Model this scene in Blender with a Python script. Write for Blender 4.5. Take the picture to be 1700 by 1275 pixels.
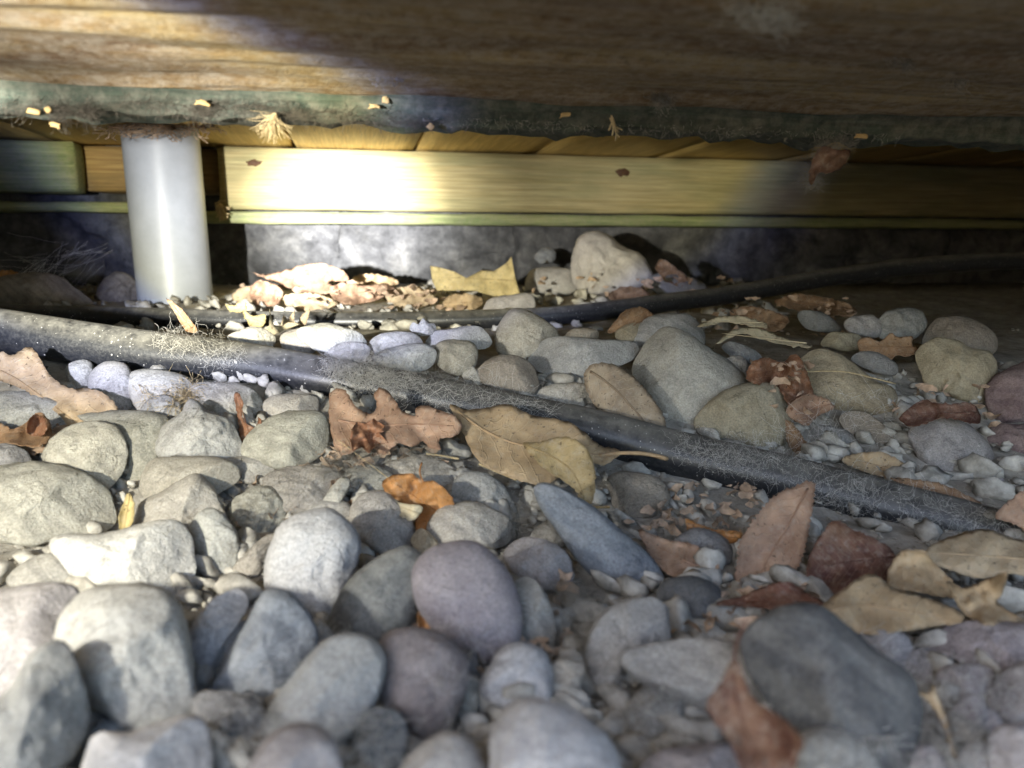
import bpy, bmesh, math, random
import numpy as np
from mathutils import Vector, noise
from mathutils.geometry import delaunay_2d_cdt
for o in list(bpy.data.objects): bpy.data.objects.remove(o)
SC = bpy.context.scene; COL = SC.collection
random.seed(7); rng = np.random.default_rng(7)

# ------------------------------------------------------------------ camera
CZ = 0.17                       # camera height above the lowest pebbles (m)
FPX, W0, H0, HOR = 1260.0, 1700.0, 1275.0, 423.0
PITCH = math.atan((H0/2-HOR)/FPX)
CP, SP = math.cos(PITCH), math.sin(PITCH)
cam = bpy.data.cameras.new('camera'); camo = bpy.data.objects.new('camera', cam); COL.objects.link(camo)
camo.location = (0, 0, CZ); camo.rotation_euler = (math.pi/2-PITCH, 0, 0)
cam.sensor_width = 36; cam.lens = FPX/W0*36; cam.clip_start = 0.005; cam.clip_end = 200
cam.dof.use_dof = True; cam.dof.focus_distance = 0.60; cam.dof.aperture_fstop = 8.0
SC.camera = camo
SC.cycles.adaptive_threshold = .025; SC.cycles.max_bounces = 5; SC.cycles.diffuse_bounces = 3; SC.cycles.glossy_bounces = 2; SC.cycles.transmission_bounces = 2
# ------------------------------------------------------------------ daylight seeping in under the deck edge
w = bpy.data.worlds.new('World'); SC.world = w; w.use_nodes = True
nt = w.node_tree; nt.nodes.clear()
sky = nt.nodes.new('ShaderNodeTexSky'); sky.sky_type = 'NISHITA'; sky.sun_disc = False
sky.sun_elevation = math.radians(40); sky.sun_rotation = math.radians(215)
bg = nt.nodes.new('ShaderNodeBackground'); bg.inputs[1].default_value = 0.15
wo = nt.nodes.new('ShaderNodeOutputWorld')
nt.links.new(sky.outputs[0], bg.inputs[0]); nt.links.new(bg.outputs[0], wo.inputs[0])
SC.view_settings.view_transform = 'Standard'; SC.view_settings.look = 'None'
SC.view_settings.gamma = 1; SC.view_settings.exposure = 1.78
# ------------------------------------------------------------------ the hand torch beside the camera (hot disc, coloured rim, weak spill)
TORCH = Vector((-0.315, -0.02, CZ+0.015)); TPOW = 240.0
def azel(az, el): return Vector((math.sin(math.radians(az))*math.cos(math.radians(el)), math.cos(math.radians(az))*math.cos(math.radians(el)), math.sin(math.radians(el))))
ld = bpy.data.lights.new('torch', 'SPOT'); lo = bpy.data.objects.new('torch', ld); COL.objects.link(lo)
lo.location = TORCH
tq = azel(4.8, 15.0).to_track_quat('-Z', 'Y'); lo.rotation_euler = tq.to_euler()
core_dir = tq.inverted() @ azel(0.8, 2.2)
ld.energy = TPOW; ld.spot_size = math.radians(170); ld.spot_blend = 0.3; ld.shadow_soft_size = 0.010
ld.use_nodes = True; nt = ld.node_tree; nt.nodes.clear()
tc = nt.nodes.new('ShaderNodeTexCoord')
def lobe(direction, stops):
    dp = nt.nodes.new('ShaderNodeVectorMath'); dp.operation = 'DOT_PRODUCT'; nt.links.new(tc.outputs['Normal'], dp.inputs[0]); dp.inputs[1].default_value = direction
    ab = nt.nodes.new('ShaderNodeMath'); ab.operation = 'ABSOLUTE'; nt.links.new(dp.outputs['Value'], ab.inputs[0])
    mi = nt.nodes.new('ShaderNodeMath'); mi.operation = 'MINIMUM'; mi.inputs[1].default_value = 1.0; nt.links.new(ab.outputs[0], mi.inputs[0])
    ac = nt.nodes.new('ShaderNodeMath'); ac.operation = 'ARCCOSINE'; nt.links.new(mi.outputs[0], ac.inputs[0])
    dv = nt.nodes.new('ShaderNodeMath'); dv.operation = 'DIVIDE'; dv.inputs[1].default_value = math.radians(90); nt.links.new(ac.outputs[0], dv.inputs[0])
    rp = nt.nodes.new('ShaderNodeValToRGB'); nt.links.new(dv.outputs[0], rp.inputs[0]); el = rp.color_ramp.elements
    for i, (a, c) in enumerate(stops):
        e = el[i] if i < 2 else el.new(a/90)
        e.position = a/90; e.color = (*c, 1)
    return rp.outputs[0]
disc = lobe((0, 0, -1), [(0, (0.0045, 0.0044, 0.0043)), (8, (0.0075, 0.0074, 0.0071)), (12, (0.0270, 0.0264, 0.0252)), (18, (0.0684, 0.0673, 0.0634)), (23.2, (0.0756, 0.0709, 0.0504)), (24.8, (0.0360, 0.0414, 0.0612)), (26.3, (0.0065, 0.0086, 0.0234)),
                         (28.5, (0.0011, 0.0011, 0.0011)), (37, (0.0005, 0.0005, 0.0005)), (50, (0.0004, 0.0004, 0.0004)), (70, (0.0002, 0.0002, 0.0002)), (86, (0.0000, 0.0000, 0.0000))])
core = lobe(core_dir, [(0, (1.0, 1.0, 1.0)), (3, (.96, .96, .97)), (5.5, (.46, .46, .45)), (7.5, (.13, .13, .125)), (10, (.04, .04, .038)), (12.5, (0, 0, 0))])
spill = lobe(tq.inverted() @ azel(8, -21), [(0, (0.0246, 0.0232, 0.0190)), (10, (0.0235, 0.0223, 0.0185)), (17, (0.0190, 0.0182, 0.0157)), (24, (0.0140, 0.0136, 0.0123)), (29, (0.0067, 0.0067, 0.0064)), (34, (0.0011, 0.0011, 0.0011)), (42, (0.0000, 0.0000, 0.0000))])
ad2 = nt.nodes.new('ShaderNodeMix'); ad2.data_type = 'RGBA'; ad2.blend_type = 'ADD'; ad2.inputs[0].default_value = 1
nt.links.new(disc, ad2.inputs[6]); nt.links.new(spill, ad2.inputs[7]); disc = ad2.outputs[2]
ad = nt.nodes.new('ShaderNodeMix'); ad.data_type = 'RGBA'; ad.blend_type = 'ADD'; ad.inputs[0].default_value = 1
nt.links.new(disc, ad.inputs[6]); nt.links.new(core, ad.inputs[7])
em = nt.nodes.new('ShaderNodeEmission'); em.inputs['Strength'].default_value = 1
lout = nt.nodes.new('ShaderNodeOutputLight')
nt.links.new(ad.outputs[2], em.inputs[0]); nt.links.new(em.outputs[0], lout.inputs[0])

# ------------------------------------------------------------------ places: pixel of the photograph + distance -> point in the place
def at(px, py, Y):
    xc = (px-W0/2)/FPX; yc = (H0/2-py)/FPX
    d = Y/(CP+yc*SP)
    return Vector((d*xc, Y, CZ + d*(-SP+yc*CP)))
def interp(x, xs, ys): return float(np.interp(x, xs, ys))
LX = [-3, .42, .5, .6, .8, .95, 1.1, 1.4, 1.7]; LH = [-.16, -.16, -.12, -.074, -.080, -.086, -.068, -.052, -.05]
RX = [-3, .42, .5, .585, .63, .70, .9, 1.1, 1.4, 1.7]; RH = [-.165, -.165, -.156, -.138, -.116, -.093, -.088, -.085, -.06, -.06]
def sheet_h(x, Y):
    a = x/max(Y, .15); t = min(1, max(0, (a+.4)/.8)); t = t*t*(3-2*t)
    return (1-t)*interp(Y, LX, LH)+t*interp(Y, RX, RH)
_ys = np.linspace(.1, 1.6, 301)
_cache = {}
def sheet_Y(px, py):
    """distance at which the pixel's line of sight meets the bed of stones"""
    k = (round(px/4), round(py/4))
    if k in _cache: return _cache[k]
    prev = .1; r = 1.6
    for Y in _ys:
        p = at(px, py, Y)
        if p.z-CZ <= sheet_h(p.x, Y): r = Y; break
    _cache[k] = r
    return r
YAW = math.radians(11.2); NX, NY = -math.sin(YAW), math.cos(YAW); EX, EY = math.cos(YAW), math.sin(YAW)
def atn(px, py, D):
    """point on the vertical plane at distance D in the deck's own axes (X along joists, Y across)"""
    r = at(px, py, 1.0); t = D/(r.x*NX+r.y*NY)
    return Vector(((r.x*EX+r.y*EY)*t, D, CZ+(r.z-CZ)*t))

# ------------------------------------------------------------------ small helpers
def mesh_obj(name, verts, faces, mat, parent=None, smooth=True, loc=None):
    me = bpy.data.meshes.new(name)
    me.from_pydata([tuple(v) for v in verts], [], [tuple(f) for f in faces]); me.update()
    if smooth: me.polygons.foreach_set('use_smooth', [True]*len(me.polygons))
    o = bpy.data.objects.new(name, me); COL.objects.link(o)
    if mat: me.materials.append(mat)
    if parent: o.parent = parent
    if loc is not None: o.location = loc
    return o
def tag(o, label=None, cat=None, group=None, kind=None):
    if label: o['label'] = label
    if cat: o['category'] = cat
    if group: o['group'] = group
    if kind: o['kind'] = kind
    return o
def empty(name, loc=(0, 0, 0), rz=0):
    o = bpy.data.objects.new(name, None); COL.objects.link(o); o.location = loc; o.rotation_euler = (0, 0, rz); o.empty_display_size = .02
    return o
def catmull(pts, n, closed=True):
    pts = np.array(pts, float); m = len(pts); out = []
    segs = m if closed else m-1
    for i in range(segs):
        g = (lambda j: pts[j % m]) if closed else (lambda j: pts[min(max(j, 0), m-1)])
        p0, p1, p2, p3 = g(i-1), g(i), g(i+1), g(i+2)
        for t in np.linspace(0, 1, 12, endpoint=False):
            out.append(.5*((2*p1)+(-p0+p2)*t+(2*p0-5*p1+4*p2-p3)*t*t+(-p0+3*p1-3*p2+p3)*t**3))
    if not closed: out.append(pts[-1])
    out = np.array(out)
    loop = np.vstack([out, out[:1]]) if closed else out
    d = np.concatenate([[0], np.cumsum(np.linalg.norm(np.diff(loop, axis=0), axis=1))])
    s = np.linspace(0, d[-1], n, endpoint=not closed)
    return np.stack([np.interp(s, d, loop[:, k]) for k in range(loop.shape[1])], 1)
def tube(path, radii, sides=6, cap=True):
    """verts, faces of a tube along 3-D points"""
    path = [Vector(p) for p in path]; n = len(path); V, F = [], []
    if not hasattr(radii, '__len__'): radii = [radii]*n
    up = Vector((0.13, .21, 1)).normalized()
    for i, p in enumerate(path):
        t = (path[min(i+1, n-1)]-path[max(i-1, 0)]).normalized()
        a = t.cross(up)
        if a.length < 1e-4: a = t.cross(Vector((1, 0, 0)))
        a.normalize(); b = a.cross(t)
        for k in range(sides):
            an = 2*math.pi*k/sides
            V.append(p+float(radii[i])*(math.cos(an)*a+math.sin(an)*b))
    for i in range(n-1):
        for k in range(sides):
            F.append((i*sides+k, i*sides+(k+1) % sides, (i+1)*sides+(k+1) % sides, (i+1)*sides+k))
    if cap:
        F.append(tuple(range(sides))[::-1]); F.append(tuple((n-1)*sides+k for k in range(sides)))
    return V, F
class MB:
    def __init__(s): s.V, s.F = [], []
    def add(s, V, F):
        b = len(s.V); s.V += list(V); s.F += [tuple(i+b for i in f) for f in F]
    def box(s, x0, x1, y0, y1, z0, z1):
        s.add([Vector(v) for v in ((x0, y0, z0), (x1, y0, z0), (x1, y1, z0), (x0, y1, z0), (x0, y0, z1), (x1, y0, z1), (x1, y1, z1), (x0, y1, z1))],
              [(3, 2, 1, 0), (4, 5, 6, 7), (0, 1, 5, 4), (1, 2, 6, 5), (2, 3, 7, 6), (3, 0, 4, 7)])
    def build(s, name, mat, parent=None, smooth=True): return mesh_obj(name, s.V, s.F, mat, parent, smooth)

# ------------------------------------------------------------------ materials
class N:
    def __init__(s, name, rough=.85, spec=.3):
        s.m = bpy.data.materials.new(name); s.m.use_nodes = True; s.t = s.m.node_tree; s.t.nodes.clear()
        s.out = s.t.nodes.new('ShaderNodeOutputMaterial'); s.b = s.t.nodes.new('ShaderNodeBsdfPrincipled')
        s.t.links.new(s.b.outputs[0], s.out.inputs[0])
        s.b.inputs['Roughness'].default_value = rough; s.b.inputs['Specular IOR Level'].default_value = spec
    def n(s, kind, **kw):
        nd = s.t.nodes.new('ShaderNode'+kind)
        for k, v in kw.items(): setattr(nd, k, v)
        return nd
    def L(s, a, b): s.t.links.new(a, b)
    def set(s, sock, v):
        if hasattr(v, 'is_linked') or hasattr(v, 'links'): s.L(v, sock)
        else: sock.default_value = v
    def math(s, op, a, b=0.0, clamp=False):
        nd = s.n('Math', operation=op, use_clamp=clamp); s.set(nd.inputs[0], a); s.set(nd.inputs[1], b); return nd.outputs[0]
    def mix(s, f, a, b, mode='MIX'):
        nd = s.n('Mix', data_type='RGBA', blend_type=mode); s.set(nd.inputs[0], f)
        s.set(nd.inputs[6], a if not isinstance(a, tuple) else (*a[:3], 1)); s.set(nd.inputs[7], b if not isinstance(b, tuple) else (*b[:3], 1)); return nd.outputs[2]
    def ramp(s, f, *stops):
        nd = s.n('ValToRGB'); s.L(f, nd.inputs[0]); e = nd.color_ramp.elements
        for i, (p, c) in enumerate(stops):
            q = e[i] if i < 2 else e.new(p); q.position = p
            q.color = (c, c, c, 1) if not hasattr(c, '__len__') else (*c, 1)
        return nd.outputs[0]
    def noise(s, vec, scale, detail=4, rough=.55, dist=0.0):
        nd = s.n('TexNoise'); s.L(vec, nd.inputs['Vector']); nd.inputs['Scale'].default_value = scale
        nd.inputs['Detail'].default_value = detail; nd.inputs['Roughness'].default_value = rough; nd.inputs['Distortion'].default_value = dist
        return nd.outputs['Fac']
    def coords(s, rand=True, scale=None, kind='Object'):
        tc = s.n('TexCoord'); v = tc.outputs[kind]
        if rand:
            oi = s.n('ObjectInfo'); ml = s.n('VectorMath', operation='ADD')
            mm = s.math('MULTIPLY', oi.outputs['Random'], 37.0); s.L(v, ml.inputs[0]); s.L(mm, ml.inputs[1]); v = ml.outputs[0]
        if scale:
            mp = s.n('Mapping'); mp.inputs['Scale'].default_value = scale; s.L(v, mp.inputs[0]); v = mp.outputs[0]
        return v
    def objcol(s): return s.n('ObjectInfo').outputs['Color']
    def bump(s, h, strength=.3, dist=.001):
        b = s.n('Bump'); b.inputs['Strength'].default_value = strength; b.inputs['Distance'].default_value = dist
        s.L(h, b.inputs['Height']); s.L(b.outputs[0], s.b.inputs['Normal']); return b
    def color(s, c): s.set(s.b.inputs['Base Color'], c)

def mat_stone():
    m = N('stone', .88, .25); v = m.coords(); c = m.objcol()
    big = m.ramp(m.noise(v, 38, 5, .6, .4), (.3, .0), (.72, 1.0))
    c1 = m.mix(m.math('MULTIPLY', big, .85), m.mix(.45, c, (.085, .08, .075)), m.mix(.22, c, (.75, .73, .66)))
    cake = m.ramp(m.noise(v, 24, 9, .72, .3), (.50, 0.), (.60, .55)); c1 = m.mix(cake, c1, m.mix(.36, c, (.46, .435, .38)))
    oi = m.n('ObjectInfo'); wv = m.n('TexWave', wave_type='BANDS', bands_direction='DIAGONAL'); m.L(v, wv.inputs['Vector']); wv.inputs['Scale'].default_value = 34; wv.inputs['Distortion'].default_value = 5; wv.inputs['Detail'].default_value = 3
    bandm = m.ramp(m.math('FRACT', m.math('MULTIPLY', oi.outputs['Random'], 7.0)), (.62, 0.), (.66, .4))
    c1 = m.mix(m.math('MULTIPLY', m.ramp(wv.outputs['Fac'], (.55, 0.), (.8, 1.)), bandm), c1, m.mix(.6, c, (.06, .06, .065)))
    dust = m.ramp(m.noise(v, 95, 7, .68), (.44, 0.), (.66, 1.))
    c2 = m.mix(m.math('MULTIPLY', dust, .5), c1, m.mix(.34, c, (.52, .495, .44)))
    grain = m.ramp(m.noise(v, 700, 4, .75), (.30, .62), (.64, 1.12))
    c3 = m.mix(1.0, c2, grain, 'MULTIPLY')
    vo = m.n('TexVoronoi'); m.L(v, vo.inputs['Vector']); vo.inputs['Scale'].default_value = 330
    sp = m.ramp(vo.outputs['Distance'], (.07, 1.), (.16, 0.))
    keep = m.ramp(m.noise(v, 60, 2), (.52, 0.), (.62, .8))
    c4 = m.mix(m.math('MULTIPLY', sp, keep), c3, (.12, .10, .085))
    vein = m.n('TexNoise'); m.L(v, vein.inputs['Vector']); vein.inputs['Scale'].default_value = 30; vein.inputs['Detail'].default_value = 6; vein.inputs['Distortion'].default_value = 1.2
    crack = m.ramp(m.math('ABSOLUTE', m.math('SUBTRACT', vein.outputs['Fac'], .5)), (.0, .75), (.010, 0.))
    c5 = m.mix(m.math('MULTIPLY', m.math('MULTIPLY', crack, keep), .5), c4, (.07, .065, .06))
    m.color(c5)
    h = m.math('ADD', m.math('ADD', m.math('MULTIPLY', m.noise(v, 140, 8, .7), .9), m.math('MULTIPLY', m.noise(v, 1100, 2), .16)), m.math('MULTIPLY', m.math('MULTIPLY', crack, keep), -.3))
    m.bump(h, 1.0, .0026); return m.m
def mat_leaf():
    m = N('dry_leaf', .62, .3); v = m.coords(); c = m.objcol()
    a = m.n('Attribute', attribute_name='leafco'); sp = m.n('SeparateXYZ'); m.L(a.outputs['Vector'], sp.inputs[0])
    s_, t_ = sp.outputs[0], m.math('ABSOLUTE', sp.outputs[1])
    ph = m.math('FRACT', m.math('MULTIPLY', m.math('ADD', m.math('SUBTRACT', s_, m.math('MULTIPLY', t_, .75)), m.math('MULTIPLY', m.noise(v, 60, 2), .03)), 11.0))
    vein = m.ramp(m.math('ABSOLUTE', m.math('SUBTRACT', ph, .5)), (.0, 1.), (.07, 0.))
    net = m.n('TexVoronoi', feature='DISTANCE_TO_EDGE'); m.L(v, net.inputs['Vector']); net.inputs['Scale'].default_value = 620
    netl = m.ramp(net.outputs['Distance'], (.0, 1.), (.10, 0.))
    bl = m.ramp(m.noise(v, 55, 5, .6), (.33, 0.), (.7, 1.))
    c1 = m.mix(bl, m.mix(.45, c, (.05, .03, .02)), m.mix(.22, c, (.62, .48, .30)))
    c2 = m.mix(m.math('MULTIPLY', vein, .38), c1, m.mix(.5, c, (.70, .56, .36)))
    rim = m.ramp(m.math('ADD', sp.outputs[2], m.math('MULTIPLY', m.math('SUBTRACT', m.noise(v, 160, 4), .5), 1.2)), (.15, .75), (.75, 0.))
    c2 = m.mix(rim, c2, m.mix(.6, c, (.07, .04, .02)))
    patch = m.ramp(m.noise(v, 26, 6, .7, .6), (.54, 0.), (.64, .4)); c2 = m.mix(patch, c2, m.mix(.55, c, (.16, .085, .04)))
    spot = m.ramp(m.noise(v, 360, 3), (.62, 0.), (.70, 1.))
    c3 = m.mix(m.math('MULTIPLY', spot, .75), c2, (.045, .03, .02))
    dust = m.ramp(m.noise(v, 260, 6, .75), (.5, 0.), (.75, .5))
    c4 = m.mix(dust, c3, (.44, .40, .33))
    m.color(c4)
    h = m.math('ADD', m.math('ADD', m.math('MULTIPLY', vein, .5), m.math('MULTIPLY', netl, .12)), m.math('MULTIPLY', m.noise(v, 180, 5), .8))
    m.bump(h, .6, .0011)
    tr = m.n('BsdfTranslucent'); m.L(c4, tr.inputs[0]); mx = m.n('MixShader'); mx.inputs[0].default_value = .16
    m.L(m.b.outputs[0], mx.inputs[1]); m.L(tr.outputs[0], mx.inputs[2]); m.L(mx.outputs[0], m.out.inputs[0]); return m.m
def mat_wood(name, base, dark, stain, stain_amt, axis=0, rough=.75, grit=.0, scale=1.0):
    """timber with the grain along the given axis and blotchy stains"""
    m = N(name, rough, .3)
    sc = [420*scale]*3; sc[axis] = 9*scale
    v = m.coords(False, tuple(sc)); vo = m.coords(False)
    g = m.noise(v, .5, 6, .65, .4)
    c1 = m.mix(m.ramp(g, (.36, 0.), (.64, 1.)), dark, base)
    sc2 = [24]*3; sc2[axis] = 6
    b = m.ramp(m.noise(m.coords(False, tuple(sc2)), 1.0, 5, .6, .5), (.40, 0.), (.66, 1.))
    c2 = m.mix(m.math('MULTIPLY', b, stain_amt), c1, stain)
    fine = m.ramp(m.noise(v, 1.3, 3, .6), (.3, .72), (.7, 1.1))
    c3 = m.mix(1.0, c2, fine, 'MULTIPLY')
    h = g
    if grit:
        d1 = m.noise(vo, 120, 8, .75); dd = m.ramp(d1, (.42, 0.), (.62, 1.))
        c3 = m.mix(m.math('MULTIPLY', dd, grit), c3, (.33, .29, .22))
        d2 = m.ramp(m.noise(vo, 260, 5, .7), (.56, 0.), (.68, 1.))
        c3 = m.mix(m.math('MULTIPLY', d2, grit*.8), c3, (.05, .035, .02))
        h = m.math('ADD', m.math('MULTIPLY', g, .4), m.math('MULTIPLY', m.noise(vo, 300, 7, .75), grit*2))
    m.color(c3); m.bump(h, .6, .0015); return m.m
def mat_black_pipe():
    m = N('black_plastic', .4, .5); v = m.coords(False)
    g = m.n('NewGeometry'); sp = m.n('SeparateXYZ'); m.L(g.outputs['Normal'], sp.inputs[0])
    top = m.ramp(sp.outputs['Z'], (.25, 0.), (.95, 1.))
    d = m.ramp(m.noise(v, 70, 8, .75), (.30, 0.), (.62, 1.))
    film = m.math('ADD', m.math('MULTIPLY', m.math('MULTIPLY', top, d), .5), m.math('MULTIPLY', m.ramp(m.noise(v, 420, 5, .8), (.45, 0.), (.75, 1.)), .13))
    vo = m.n('TexVoronoi'); m.L(v, vo.inputs['Vector']); vo.inputs['Scale'].default_value = 420; vo.inputs['Randomness'].default_value = 1
    sz = m.n('SeparateColor'); m.L(vo.outputs['Color'], sz.inputs[0])
    spk = m.math('LESS_THAN', vo.outputs['Distance'], m.math('MULTIPLY', m.math('POWER', sz.outputs[0], 4.0), .26))
    c = m.mix(film, (.010, .011, .014), (.33, .315, .28))
    c = m.mix(m.math('MULTIPLY', spk, .6), c, (.5, .48, .44))
    m.color(c); m.set(m.b.inputs['Roughness'], m.math('ADD', .34, m.math('MULTIPLY', film, .8)))
    m.bump(m.math('ADD', m.math('MULTIPLY', m.noise(v, 500, 4), .4), m.math('MULTIPLY', spk, .6)), .35, .0006); return m.m
def mat_plain(name, col, rough=.8, var=.5, scale=120, bumpd=.001, spec=.3, trans=0.0, useobj=False):
    m = N(name, rough, spec); v = m.coords(); c0 = m.objcol() if useobj else None
    f = m.ramp(m.noise(v, scale, 6, .65), (.3, 1-var), (.7, 1+var*.5))
    c = m.mix(1.0, c0 if useobj else (col[0], col[1], col[2]), f, 'MULTIPLY')
    m.color(c)
    if bumpd: m.bump(m.noise(v, scale*3, 5, .7), .6, bumpd)
    if trans:
        tr = m.n('BsdfTranslucent'); m.L(c, tr.inputs[0]); mx = m.n('MixShader'); mx.inputs[0].default_value = trans
        m.L(m.b.outputs[0], mx.inputs[1]); m.L(tr.outputs[0], mx.inputs[2]); m.L(mx.outputs[0], m.out.inputs[0])
    return m.m
def mat_wall():
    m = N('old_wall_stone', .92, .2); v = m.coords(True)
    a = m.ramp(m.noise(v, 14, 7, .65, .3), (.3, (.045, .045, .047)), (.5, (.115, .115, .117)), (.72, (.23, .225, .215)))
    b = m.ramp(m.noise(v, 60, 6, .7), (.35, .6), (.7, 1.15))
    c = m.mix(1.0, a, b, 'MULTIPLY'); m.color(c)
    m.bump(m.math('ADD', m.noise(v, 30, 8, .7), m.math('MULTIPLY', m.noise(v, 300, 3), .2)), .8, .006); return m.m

M = dict(stone=mat_stone(), leaf=mat_leaf(), pipe=mat_black_pipe(), wall=mat_wall(),
    joist=mat_wood('yellow_pine', (.52, .44, .23), (.36, .29, .13), (.24, .25, .12), .55, 0),
    board=mat_wood('board_pine', (.78, .57, .22), (.62, .42, .14), (.20, .13, .06), .25, 1),
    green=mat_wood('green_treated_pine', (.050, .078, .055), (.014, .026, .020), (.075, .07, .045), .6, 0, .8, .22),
    dirty=mat_wood('dirty_pine', (.33, .245, .115), (.19, .125, .055), (.12, .068, .035), .8, 0, .9, .6),
    block=mat_wood('block_pine', (.42, .29, .12), (.28, .17, .07), (.12, .10, .05), .45, 0),
    mossy=mat_wood('mossy_batten', (.30, .34, .15), (.12, .17, .07), (.42, .40, .20), .5, 0, .85, .3),
    white=mat_plain('white_plastic', (.40, .425, .47), .42, .12, 26, .0003, .5),
    web=mat_plain('cobweb_silk', (.66, .64, .60), .9, .3, 200, 0, .1, .3),
    film=mat_plain('dust_film', (.15, .13, .10), .95, .7, 400, .002, .1, .1),
    fluff=mat_plain('dust_fluff', (.40, .37, .31), .95, .4, 300, .001, .1, .15),
    straw=mat_plain('straw', (.55, .43, .24), .7, .4, 200, .0005, .3, .15),
    soil=mat_plain('dusty_soil', (.38, .355, .31), .95, .5, 60, .003, .15),
    crumb=mat_plain('soil_crumbs', (.36, .335, .285), .95, .6, 200, .001, .15),
    grit=mat_plain('small_gravel', (.42, .40, .355), .9, .6, 90, .001, .2),
    litter=mat_plain('leaf_litter', (.52, .38, .27), .8, .6, 120, .0008, .2, .1),
    knot=mat_plain('knot_wood', (.10, .05, .025), .7, .5, 200, .001, .3),
    chip=mat_plain('wood_chip', (.42, .29, .12), .7, .3, 200, .0005, .3))

# ================================================================== the setting: ground and back wall
def fbm(x, y, z, o=4):
    return noise.fractal(Vector((x, y, z)), .9, 2.1, o)
def ground_z(x, Y):
    g = CZ + sheet_h(x, Y) - .007
    if Y > .85: g += .003
    return g + .004*fbm(x*22, Y*22, 0, 3) + .0015*fbm(x*90, Y*90, 5, 3)
xs = np.concatenate([np.linspace(-3, -.9, 22), np.linspace(-.86, 1.1, 150), np.linspace(1.14, 3.2, 22)])
ysg = np.concatenate([np.linspace(-1.6, .12, 16), np.linspace(.14, 1.0, 110), np.linspace(1.01, 1.62, 44), np.linspace(1.7, 2.6, 6)])
V = [(x, y, ground_z(x, y)) for y in ysg for x in xs]; nx = len(xs)
F = [(j*nx+i, j*nx+i+1, (j+1)*nx+i+1, (j+1)*nx+i) for j in range(len(ysg)-1) for i in range(nx-1)]
tag(mesh_obj('ground', V, F, M['soil']), kind='structure')

wall = empty('wall', (0, 0, 0), YAW); tag(wall, 'old grey stone footing wall behind the joists', 'wall', kind='structure')
def rough_box(name, x0, x1, y0, y1, z0, z1, mat, parent, amp=.003, res=.012, seed=0, edge=.006, axis_scale=(1, 1, 1), freq=30):
    """box with worn, uneven faces: grid on every face, displaced by noise and rounded at its edges"""
    bm = bmesh.new(); bmesh.ops.create_cube(bm, size=1)
    sx, sy, sz = x1-x0, y1-y0, z1-z0
    for e in bm.edges: pass
    for ax, L in ((0, sx), (1, sy), (2, sz)):
        cuts = int(min(140, max(1, L/res)))
        es = [e for e in bm.edges if abs(abs((e.verts[1].co-e.verts[0].co)[ax])-1) < 1e-4]
        if es: bmesh.ops.subdivide_edges(bm, edges=es, cuts=cuts, use_grid_fill=True)
    for v in bm.verts:
        p = Vector((x0+(v.co.x+.5)*sx, y0+(v.co.y+.5)*sy, z0+(v.co.z+.5)*sz))
        c = Vector(((x0+x1)/2, (y0+y1)/2, (z0+z1)/2))
        q = [(p.x-x0, x1-p.x), (p.y-y0, y1-p.y), (p.z-z0, z1-p.z)]
        near = sorted(min(a) for a in q)
        if edge and near[1] < edge:
            k = (edge-near[1])/edge*.45*edge
            d = Vector((1 if q[0][0] < q[0][1] else -1 if min(q[0]) < edge else 0, 1 if q[1][0] < q[1][1] else -1, 1 if q[2][0] < q[2][1] else -1))
            if min(q[0]) >= edge: d.x = 0
            if min(q[1]) >= edge: d.y = 0
            if min(q[2]) >= edge: d.z = 0
            p += d*k*.7
        s = Vector((p.x*axis_scale[0], p.y*axis_scale[1], p.z*axis_scale[2]))*freq
        p += amp*Vector((fbm(s.x+seed, s.y, s.z, 3)*.5, fbm(s.x, s.y+seed+9, s.z, 4), fbm(s.x, s.y, s.z+seed+3, 4)))
        v.co = p
    me = bpy.data.meshes.new(name); bm.to_mesh(me); bm.free()
    me.polygons.foreach_set('use_smooth', [True]*len(me.polygons)); me.materials.append(mat)
    o = bpy.data.objects.new(name, me); COL.objects.link(o); o.parent = parent
    return o
DW = 1.52
joints = [-2.1, -1.05, atn(225, 420, DW).x, atn(556, 420, DW).x, atn(872, 420, DW).x, atn(1290, 420, DW).x, 1.3, 2.3]
for i in range(len(joints)-1):
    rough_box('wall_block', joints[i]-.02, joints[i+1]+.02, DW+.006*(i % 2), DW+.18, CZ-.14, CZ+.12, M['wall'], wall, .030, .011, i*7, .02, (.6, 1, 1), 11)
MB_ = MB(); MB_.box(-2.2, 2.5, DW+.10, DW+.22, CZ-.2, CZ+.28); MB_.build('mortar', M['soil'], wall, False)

# ================================================================== the deck overhead
deck = empty('deck', (0, 0, 0), YAW)
tag(deck, 'dirty timber deck seen from underneath with yellow joists and green stained edges', 'deck')
HB = atn(601, 246, 1.40).z
# boards run away from the camera
jx = [atn(p, 245, 1.40).x for p in (80, 285, 487, 690, 893, 1102, 1310)]
wd = jx[4]-jx[3]; jx = [jx[0]-wd*i for i in range(6, 0, -1)] + jx + [jx[-1]+wd*i for i in range(1, 8)]
for i in range(len(jx)-1):
    rough_box('board', jx[i]+.002, jx[i+1]-.003, .05, 1.46, HB+.001*(i % 2), HB+.022, M['board'], deck, .0016, .03, i*3, .004, (1, .2, 1), 25)
mb = MB(); mb.box(jx[0]-.3, jx[-1]+.3, -.05, 1.75, HB+.026, HB+.05); mb.build('gap_light_blocker', M['dirty'], deck, False)  # added slab, keeps sky light from leaking through the board gaps
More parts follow.
